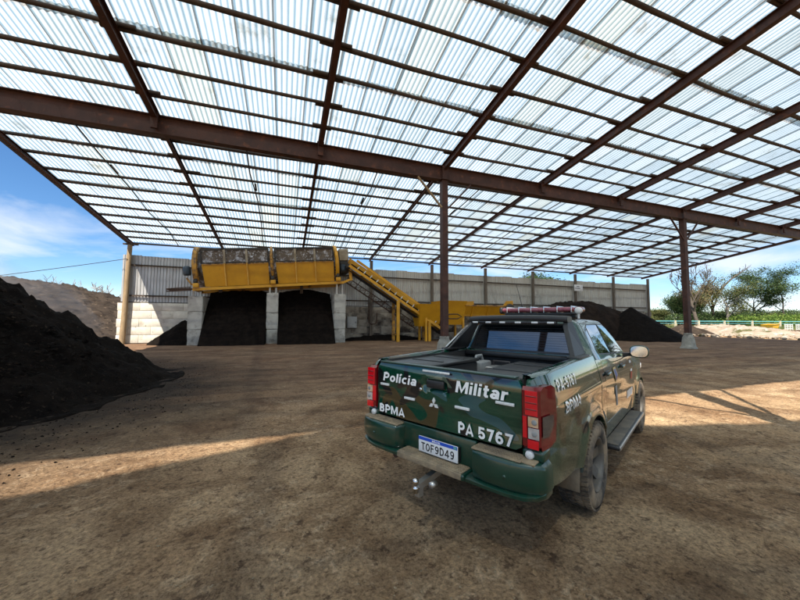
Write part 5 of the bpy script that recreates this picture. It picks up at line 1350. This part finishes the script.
    for v in bm.verts:
        if v.co.z > 1.74: v.co.z += 0.035*max(0, 1-(v.co.y/0.6)**2)*max(0, 1-((v.co.x-1.4)/0.75)**2)
    bmesh.ops.recalc_face_normals(bm, faces=bm.faces[:])
    cab = MB().from_bm(bm, (0, 0, 0), None, True).build('cab_shell', PA, T, sharp=40)
    def sidep(x, z, off):
        t = (z-1.32+0.065*max(0, x-0.52))/(0.465+0.055*0); 
        # plane through the frustum side
        b = 0.852-0.052*(x-0.52)/2.46; zbm = 1.32-0.16*(x-0.52)/2.46; u = (z-zbm)/(1.785-zbm)
        return b + (0.603-b)*u + off
    def side_glass(pts, name='side_window'):
        for s in (1, -1):
            for grow, off, nm, mat in ((1.0, 0.002, 'window_seal', 'black_plastic'), (0.0, 0.0045, name, 'tinted_glass')):
                cx = sum(p[0] for p in pts)/len(pts); cz = sum(p[1] for p in pts)/len(pts)
                P = []
                for (x, z) in pts:
                    k = 1+0.045*grow; X, Z = cx+(x-cx)*k, cz+(z-cz)*(1+0.07*grow)
                    P.append((X, s*sidep(X, Z, off), Z))
                Q = [(p[0], p[1]-s*0.02, p[2]) for p in P]; n = len(P)
                o = MB().add(P+Q, [tuple(range(n)), tuple(range(n, 2*n))[::-1]]+[(i, (i+1) % n, n+(i+1) % n, n+i) for i in range(n)]).build(nm, mat, cab)
    side_glass([(0.86, 1.392), (1.545, 1.352), (1.545, 1.715), (1.06, 1.715), (0.98, 1.69)])
    side_glass([(1.625, 1.348), (2.62, 1.285), (2.30, 1.52), (2.02, 1.675), (1.90, 1.71), (1.625, 1.715)])
    def slab(P, off, name, mat, parent, n):
        Q = [Vector(p)+n*off for p in P]; W = [q-n*0.02 for q in Q]; k = len(P)
        return MB().add(Q+W, [tuple(range(k)), tuple(range(k, 2*k))[::-1]]+[(i, (i+1) % k, k+(i+1) % k, k+i) for i in range(k)]).build(name, mat, parent)
    # rear window lies in the rear plane of the cab
    nr = Vector((-(1.785-1.32), 0, (0.63-0.52))).normalized()
    def rp(y, z): return (0.52+0.11*(z-1.32)/0.465, y, z)
    slab([rp(0.70, 1.375), rp(-0.70, 1.375), rp(-0.60, 1.735), rp(0.60, 1.735)], 0.003, 'window_seal', 'black_plastic', cab, nr)
    slab([rp(0.64, 1.40), rp(-0.64, 1.40), rp(-0.645, 1.43), rp(-0.575, 1.70), rp(-0.55, 1.715), rp(0.55, 1.715), rp(0.575, 1.70), rp(0.645, 1.43)], 0.0055, 'rear_window', 'tinted_glass', cab, nr)
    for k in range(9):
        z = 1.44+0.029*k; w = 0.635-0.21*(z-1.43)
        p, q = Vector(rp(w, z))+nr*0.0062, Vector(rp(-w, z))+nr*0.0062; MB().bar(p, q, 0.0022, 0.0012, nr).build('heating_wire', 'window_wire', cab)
    nw = Vector((0.615, 0, 0.96)).normalized()
    def wp(y, z): return (2.98-0.96*(z-1.16)/0.615, y, z)
    slab([wp(0.74, 1.20), wp(-0.74, 1.20), wp(-0.56, 1.735), wp(0.56, 1.735)], 0.003, 'windscreen', 'tinted_glass', cab, nw)
    # ---- hood, nose
    V = []; xs = [2.80, 2.95, 3.2, 3.45, 3.7, 3.88, 3.96]; ysn = [i/8 for i in range(-8, 9)]
    for x in xs:
        for t in ysn:
            w = side_y(x, 1.10)-0.02
            V.append((x, t*w, 1.225-0.085*(x-2.8)-0.16*max(0, x-3.55)**2*2 - 0.045*t*t - 0.03*(abs(t) > 0.95) + 0.012*(abs(t) < 0.55)))
    n = len(ysn); F = [(j*n+i, j*n+i+1, (j+1)*n+i+1, (j+1)*n+i) for j in range(len(xs)-1) for i in range(n-1)]
    o = MB().add(V, F, True).build('hood', PA, T); md = o.modifiers.new('thick', 'SOLIDIFY'); md.thickness = 0.02
    MB().bbox((3.93, 0, 0.84), (0.12, 1.30, 0.34), 0.05, 3).build('grille', 'black_gloss', T)
    for z in (0.78, 0.86, 0.94): MB().bbox((3.995, 0, z), (0.02, 1.1, 0.025), 0.008).build('grille_bar', 'chrome', T)
    MB().bbox((3.94, 0, 0.56), (0.22, 1.70, 0.26), 0.08, 4).build('front_bumper', 'bumper_green', T)
    for s in (1, -1):
        MB().bbox((3.88, s*0.72, 0.97), (0.22, 0.24, 0.13), 0.04, 3, Matrix.Rotation(-s*0.35, 3, 'Z')).build('headlight', 'lens_clear', T)
    # ---- mirrors
    for s in (1, -1):
        def shell(r, x): return (x, r)
        m = MB(); V = []; n = 28; prof = [(0.0, 0.055), (0.55, 0.050), (0.85, 0.030), (0.98, 0.0), (1.0, -0.035), (0.97, -0.055), (0.90, -0.058)]
        for (r, dx) in prof:
            for k in range(n):
                a = 2*pi*k/n; ca, sa = cos(a), sin(a)
                yy = abs(ca)**0.72*(1 if ca > 0 else -1)*0.118*r; zz = abs(sa)**0.72*(1 if sa > 0 else -1)*0.092*r
                V.append((2.42+dx, s*(1.01+yy), 1.325+zz))
        F = [(i*n+k, i*n+(k+1) % n, (i+1)*n+(k+1) % n, (i+1)*n+k) for i in range(len(prof)-1) for k in range(n)]
        m.add(V, F, True); mi = m.build('door_mirror', 'bumper_green', T)
        V = [(2.371, s*(1.01+abs(cos(a))**0.72*(1 if cos(a) > 0 else -1)*0.104), 1.325+abs(sin(a))**0.72*(1 if sin(a) > 0 else -1)*0.078) for a in [2*pi*k/n for k in range(n)]]
        W = [(v[0]-0.006, v[1], v[2]) for v in V]
        MB().add(V+W, [tuple(range(n)), tuple(range(n, 2*n))]+[(k, (k+1) % n, n+(k+1) % n, n+k) for k in range(n)]).build('mirror_glass', 'chrome', mi)
        MB().bar((2.46, s*0.80, 1.265), (2.44, s*0.97, 1.275), 0.07, 0.05).build('mirror_arm', 'black_plastic', mi)
    # ---- sports bar behind the cab
    for s in (1, -1):
        P = [(0.02, 0.775, 1.392), (0.50, 0.760, 1.397), (0.56, 0.625, 1.74), (0.53, 0.60, 1.80), (0.43, 0.60, 1.79), (0.33, 0.625, 1.70)]
        V = [(x, s*y, z) for x, y, z in P]+[(x, s*(y-0.05), z) for x, y, z in P]; n = 6
        m = MB().add(V, [tuple(range(n)), tuple(range(n, 2*n))[::-1]]+[(i, (i+1) % n, n+(i+1) % n, n+i) for i in range(n)])
        sb = m.build('roll_bar_leg', 'black_plastic', T)
        bv = sb.modifiers.new('round', 'BEVEL'); bv.width = 0.012; bv.segments = 3
        if s > 0: MB().bar((0.035, s*0.764, 1.42), (0.345, s*0.628, 1.705), 0.035, 0.018).build('trim_strip', 'chrome', sb)
        MB().bbox((0.20, s*0.76, 1.40), (0.42, 0.11, 0.03), 0.01).build('mount_foot', 'black_plastic', sb)
    n = 17; V = []
    for i in range(n):
        y = -0.615+1.23*i/(n-1); zz = 1.795+0.016*(1-(y/0.615)**2)
        for (dx, dz) in ((-0.10, -0.01), (-0.085, 0.018), (-0.02, 0.028), (0.07, 0.02), (0.085, -0.02), (0.0, -0.045), (-0.085, -0.04)): V.append((0.46+dx, y, zz+dz))
    F = [(7*i+k, 7*i+(k+1) % 7, 7*i+7+(k+1) % 7, 7*i+7+k) for i in range(n-1) for k in range(7)] + [tuple(range(7)), tuple(range(7*n-7, 7*n))]
    hb = MB().add(V, F, True).build('roll_bar_hoop', 'black_plastic', T, sharp=60)
    MB().bbox((0.385, 0.04, 1.745), (0.05, 1.08, 0.035), 0.01).build('lamp_strip', 'black_gloss', hb)
    for y in (0.52, 0.33, 0.14, -0.06, -0.26, -0.44): MB().bbox((0.357, y, 1.746), (0.010, 0.075, 0.022), 0.004).build('led_lamp', 'reflector', hb)
    # ---- light bar on the roof
    lb = MB().bbox((1.38, 0.06, 1.925), (0.27, 1.02, 0.066), 0.035, 3).build('light_bar', 'bar_red', T)
    for k in range(6): MB().bbox((1.38, -0.42+k*0.18, 1.928), (0.276, 0.012, 0.090), 0.004).build('divider', 'lens_clear', lb)
    MB().bbox((1.38, 0.03, 1.868), (0.22, 1.0, 0.03), 0.008).build('bar_base', 'black_plastic', lb)
    for y in (-0.42, 0.48): MB().bbox((1.38, y, 1.84), (0.10, 0.06, 0.05), 0.01).build('bar_foot', 'black_plastic', lb)
    MB().bbox((1.38, 0.60, 1.925), (0.2, 0.06, 0.10), 0.03, 3).build('end_cap', 'black_plastic', lb)
    MB().bbox((1.38, -0.49, 1.925), (0.2, 0.10, 0.07), 0.03, 3).build('end_cap', 'bar_red', lb)
    m = MB().lathe([(0.001, -0.035), (0.034, -0.035), (0.044, -0.02), (0.044, 0.02), (0.034, 0.04), (0.001, 0.045)], 18, 'x', (1.16, -0.53, 1.905)); m.tube([(1.16, -0.53, 1.87), (1.16, -0.53, 1.80)], 0.014, 8); m.build('search_lamp', 'plastic_white', T)
    MB().tube([(1.75, 0.38, 1.80), (1.70, 0.42, 1.95), (1.58, 0.47, 2.35)], [0.008, 0.006, 0.003], 6).build('radio_aerial', 'black_plastic', T)
    # ---- running boards
    for s in (1, -1):
        m = MB(); m.bbox((1.60, s*0.93, 0.405), (1.86, 0.17, 0.05), 0.02, 3); rb = m.build('running_board', 'black_plastic', T)
        MB().bbox((1.60, s*0.925, 0.434), (1.78, 0.13, 0.012), 0.004).build('tread', 'step_tread', rb)
        MB().bbox((1.60, s*1.012, 0.408), (1.84, 0.018, 0.042), 0.007).build('edge_trim', 'steel_bright', rb)
        for x in (0.95, 2.25): MB().bar((x, s*0.78, 0.45), (x, s*0.93, 0.40), 0.05, 0.03).build('bracket', 'steel_dark', rb)
    # ---- side lettering and door markings (right and left)
    def side_text(t, x, z, size, w, bold, s):
        fr = ((x, 0, z), (1, 0, 0), (0, 0, 1)) if s < 0 else ((x+w, 0, z), (-1, 0, 0), (0, 0, 1))
        lettering(t, size, 'white_vinyl', T, fr, bold, 0, w, stroke=0.145, surf=lambda p, h: Vector((p.x, s*(side_y(p.x, p.z)+0.005+h), p.z)))
    for s in (-1, 1):
        side_text('PA-5767', -0.84, 1.222, 0.090, 0.50, 0.02, s); side_text('BPMA', -0.75, 1.045, 0.090, 0.42, 0.02, s)
    def decal(pts, mat, name, off=0.004):
        for s in (-1, 1):
            P = [(x, s*(side_y(x, z)+off), z) for x, z in pts]; MB().add(P, [tuple(range(len(P)))]).build(name, mat, T)
    sh = [(1.18, 1.20), (1.34, 1.20), (1.35, 1.10), (1.26, 1.01), (1.17, 1.10)]
    decal(sh, 'vinyl_gold', 'door_crest'); decal([(x*0.75+1.26*0.25, z*0.75+1.11*0.25) for x, z in sh], 'vinyl_blue', 'door_crest', 0.006)
    decal([(1.20, 0.98), (1.32, 0.98), (1.32, 0.74), (1.24, 0.74)], 'crate_grey', 'door_stripe')
    decal([(2.36, 1.19), (2.50, 1.185), (2.50, 1.03), (2.36, 1.03)], 'white_vinyl', 'door_badge'); decal([(2.36, 1.02), (2.50, 1.02), (2.50, 0.92), (2.36, 0.92)], 'vinyl_red', 'door_badge')
    for k, (x, w) in enumerate(((1.98, 0.07), (2.07, 0.05), (2.14, 0.09), (2.25, 0.05), (2.32, 0.10))):
        decal([(x, 0.70), (x+w, 0.70), (x+w+0.03, 0.80), (x+0.03, 0.80)], 'white_vinyl', 'door_script')
    # ---- wheels
    def wheel_meshes():
        ty = MB(); hw = 0.128
        prof = [(0.235, -hw*0.80), (0.255, -hw*0.97), (0.30, -hw*1.04), (0.345, -hw*1.0), (0.372, -hw*0.86), (0.3815, -hw*0.6), (0.385, 0), (0.3815, hw*0.6), (0.372, hw*0.86), (0.345, hw), (0.30, hw*1.04), (0.255, hw*0.97), (0.235, hw*0.80)]
        ty.lathe(prof, 48, 'y')
        for k in range(56):
            a = 2*pi*k/56; a2 = a+0.05
            for j, (t0, t1, tw) in enumerate(((-0.118, -0.066, 1), (-0.055, -0.006, -1), (0.006, 0.055, 1), (0.066, 0.118, -1))):
                P = []
                for (da, t) in ((-0.034, t0), (0.034, t0), (0.034+0.02*tw, t1), (-0.034+0.02*tw, t1)):
                    for rr in (0.374, 0.3925): P.append((rr*cos(a+da+(0.056 if j % 2 else 0)), t, rr*sin(a+da+(0.056 if j % 2 else 0))))
                ty.add(P, [(1, 3, 5, 7), (0, 1, 3, 2), (2, 3, 5, 4), (4, 5, 7, 6), (6, 7, 1, 0)])
        me_t = ty.mesh('tyre'); me_t.materials.append(MATS['rubber'])
        ri = MB(); ri.lathe([(0.236, -0.10), (0.242, -0.115), (0.232, -0.118), (0.222, -0.095), (0.215, 0.0), (0.222, 0.10), (0.236, 0.10)], 40, 'y')
        ri.lathe([(0.001, -0.035), (0.075, -0.040), (0.085, -0.025), (0.085, 0.0), (0.001, 0.0)], 24, 'y')
        for k in range(6):
            a = 2*pi*k/6; R_ = Matrix.Rotation(-a, 3, 'Y')
            ri.add([R_ @ Vector(p) for p in ((0.06, -0.030, -0.036), (0.222, -0.078, -0.052), (0.222, -0.078, 0.052), (0.06, -0.030, 0.036), (0.06, 0.0, -0.030), (0.222, -0.03, -0.046), (0.222, -0.03, 0.046), (0.06, 0.0, 0.030))],
                   [(0, 1, 2, 3), (7, 6, 5, 4), (0, 4, 5, 1), (2, 6, 7, 3), (1, 5, 6, 2)])
            ri.lathe([(0.001, -0.046), (0.011, -0.046), (0.011, -0.02)], 8, 'y', (0.045*cos(a+.5), 0, 0.045*sin(a+.5)))
        me_r = ri.mesh('rim'); me_r.materials.append(MATS['rim'])
        di = MB().lathe([(0.001, 0.03), (0.16, 0.03), (0.205, 0.05), (0.205, 0.06), (0.001, 0.06)], 28, 'y'); me_d = di.mesh('brake_drum'); me_d.materials.append(MATS['rust'])
        return me_t, me_r, me_d
    mt, mr, mdm = wheel_meshes()
    for ax in (AX_R, AX_F):
        for s in (-1, 1):
            w = empty('wheel', (ax, s*0.80, WR+0.006)); w.parent = T; w.scale = (1.025, 1.08, 1.025)
            w.rotation_euler = (0, random.uniform(0, 1), 0 if s < 0 else pi)
            for me, nm in ((mt, 'tyre'), (mr, 'rim'), (mdm, 'brake_drum')):
                o = obj_of(me, nm, w)
    return T
truck = build_truck()

def truck_cargo():
    M = Matrix.Translation(TRUCK_POS) @ Matrix.Rotation(TRUCK_ROT, 4, 'Z')
    def cargo(name, lab, c, d, mat, cat, lid=None, rot=0):
        e = empty(name, M @ Vector(c), (0, 0, TRUCK_ROT+rot)); tag(e, lab, cat)
        MB().bbox((0, 0, d[2]/2), d, 0.02, 3).build('body', mat, e)
        if lid:
            m = MB().bbox((0, 0, d[2]+0.018), (d[0]+0.03, d[1]+0.03, 0.035), 0.012, 3); m.bbox((d[0]*0.25, 0, d[2]+0.038), (0.03, d[1]*0.8, 0.012), 0.004); m.bbox((-d[0]*0.2, 0, d[2]+0.038), (0.03, d[1]*0.8, 0.012), 0.004); m.build('lid', lid, e)
        return e
    cargo('storage_box', 'black storage box with flat lid in truck bed behind left tail lamp', (-0.62, 0.43, 0.885), (0.86, 0.50, 0.425), 'black_plastic', 'storage box', 'lid')
    cargo('storage_box', 'black storage box with flat lid in truck bed behind right tail lamp', (-0.55, -0.47, 0.885), (1.0, 0.44, 0.41), 'black_plastic', 'storage box', 'lid')
    e = cargo('plastic_jug', 'pale translucent jug standing in middle of truck bed', (0.05, 0.30, 0.885), (0.26, 0.20, 0.40), 'crate_grey', 'jug')
    MB().tube([(0.09, 0, 0.40), (0.06, 0, 0.46), (-0.06, 0, 0.46), (-0.09, 0, 0.40)], 0.016, 8).build('handle', 'crate_grey', e); MB().lathe([(0.001, 0.45), (0.03, 0.45), (0.03, 0.40)], 12, 'z', (0.09, 0.05, 0)).build('cap', 'black_plastic', e)
    e = cargo('metal_can', 'grey metal can beside pale jug in truck bed', (0.02, 0.02, 0.885), (0.22, 0.26, 0.36), 'steel_bright', 'can')
    MB().tube([(0.05, -0.1, 0.36), (0.05, -0.1, 0.41), (0.05, 0.1, 0.41), (0.05, 0.1, 0.36)], 0.012, 8).build('handle', 'steel_dark', e)
truck_cargo()

# ------------------------------------------------------------------ steam over the left heap
def steam():
    m, N, L = new_mat('steam_vapour'); out = N.new('ShaderNodeOutputMaterial'); pv = N.new('ShaderNodeVolumePrincipled'); L.new(pv.outputs[0], out.inputs['Volume'])
    pv.inputs['Color'].default_value = (0.92, 0.94, 0.97, 1); pv.inputs['Anisotropy'].default_value = 0.2
    v = coords(N, L, 1, False, True); n = noise_node(N, L, v, 0.55, 4, 0.6)
    r = ramp(N, L, n.outputs[0], [(0.40, (0, 0, 0)), (0.70, (1, 1, 1))])
    ml = N.new('ShaderNodeMath'); ml.operation = 'MULTIPLY'; ml.inputs[1].default_value = 0.24; L.new(r.outputs[0], ml.inputs[0])
    L.new(ml.outputs[0], pv.inputs['Density']); MATS['steam_vapour'] = m
    bm = bmesh.new(); bmesh.ops.create_icosphere(bm, subdivisions=4, radius=1)
    for w in bm.verts:
        k = 1+0.25*noise.noise(w.co*1.7)
        w.co = Vector((w.co.x*4.2*k, w.co.y*2.0*k, w.co.z*1.5*k))
    stuff(MB().from_bm(bm, (0, 0, 0), Matrix.Rotation(0.5, 3, 'Y'), True).build('steam', 'steam_vapour', None, (-9.6, 14.6, 2.6)))
steam()
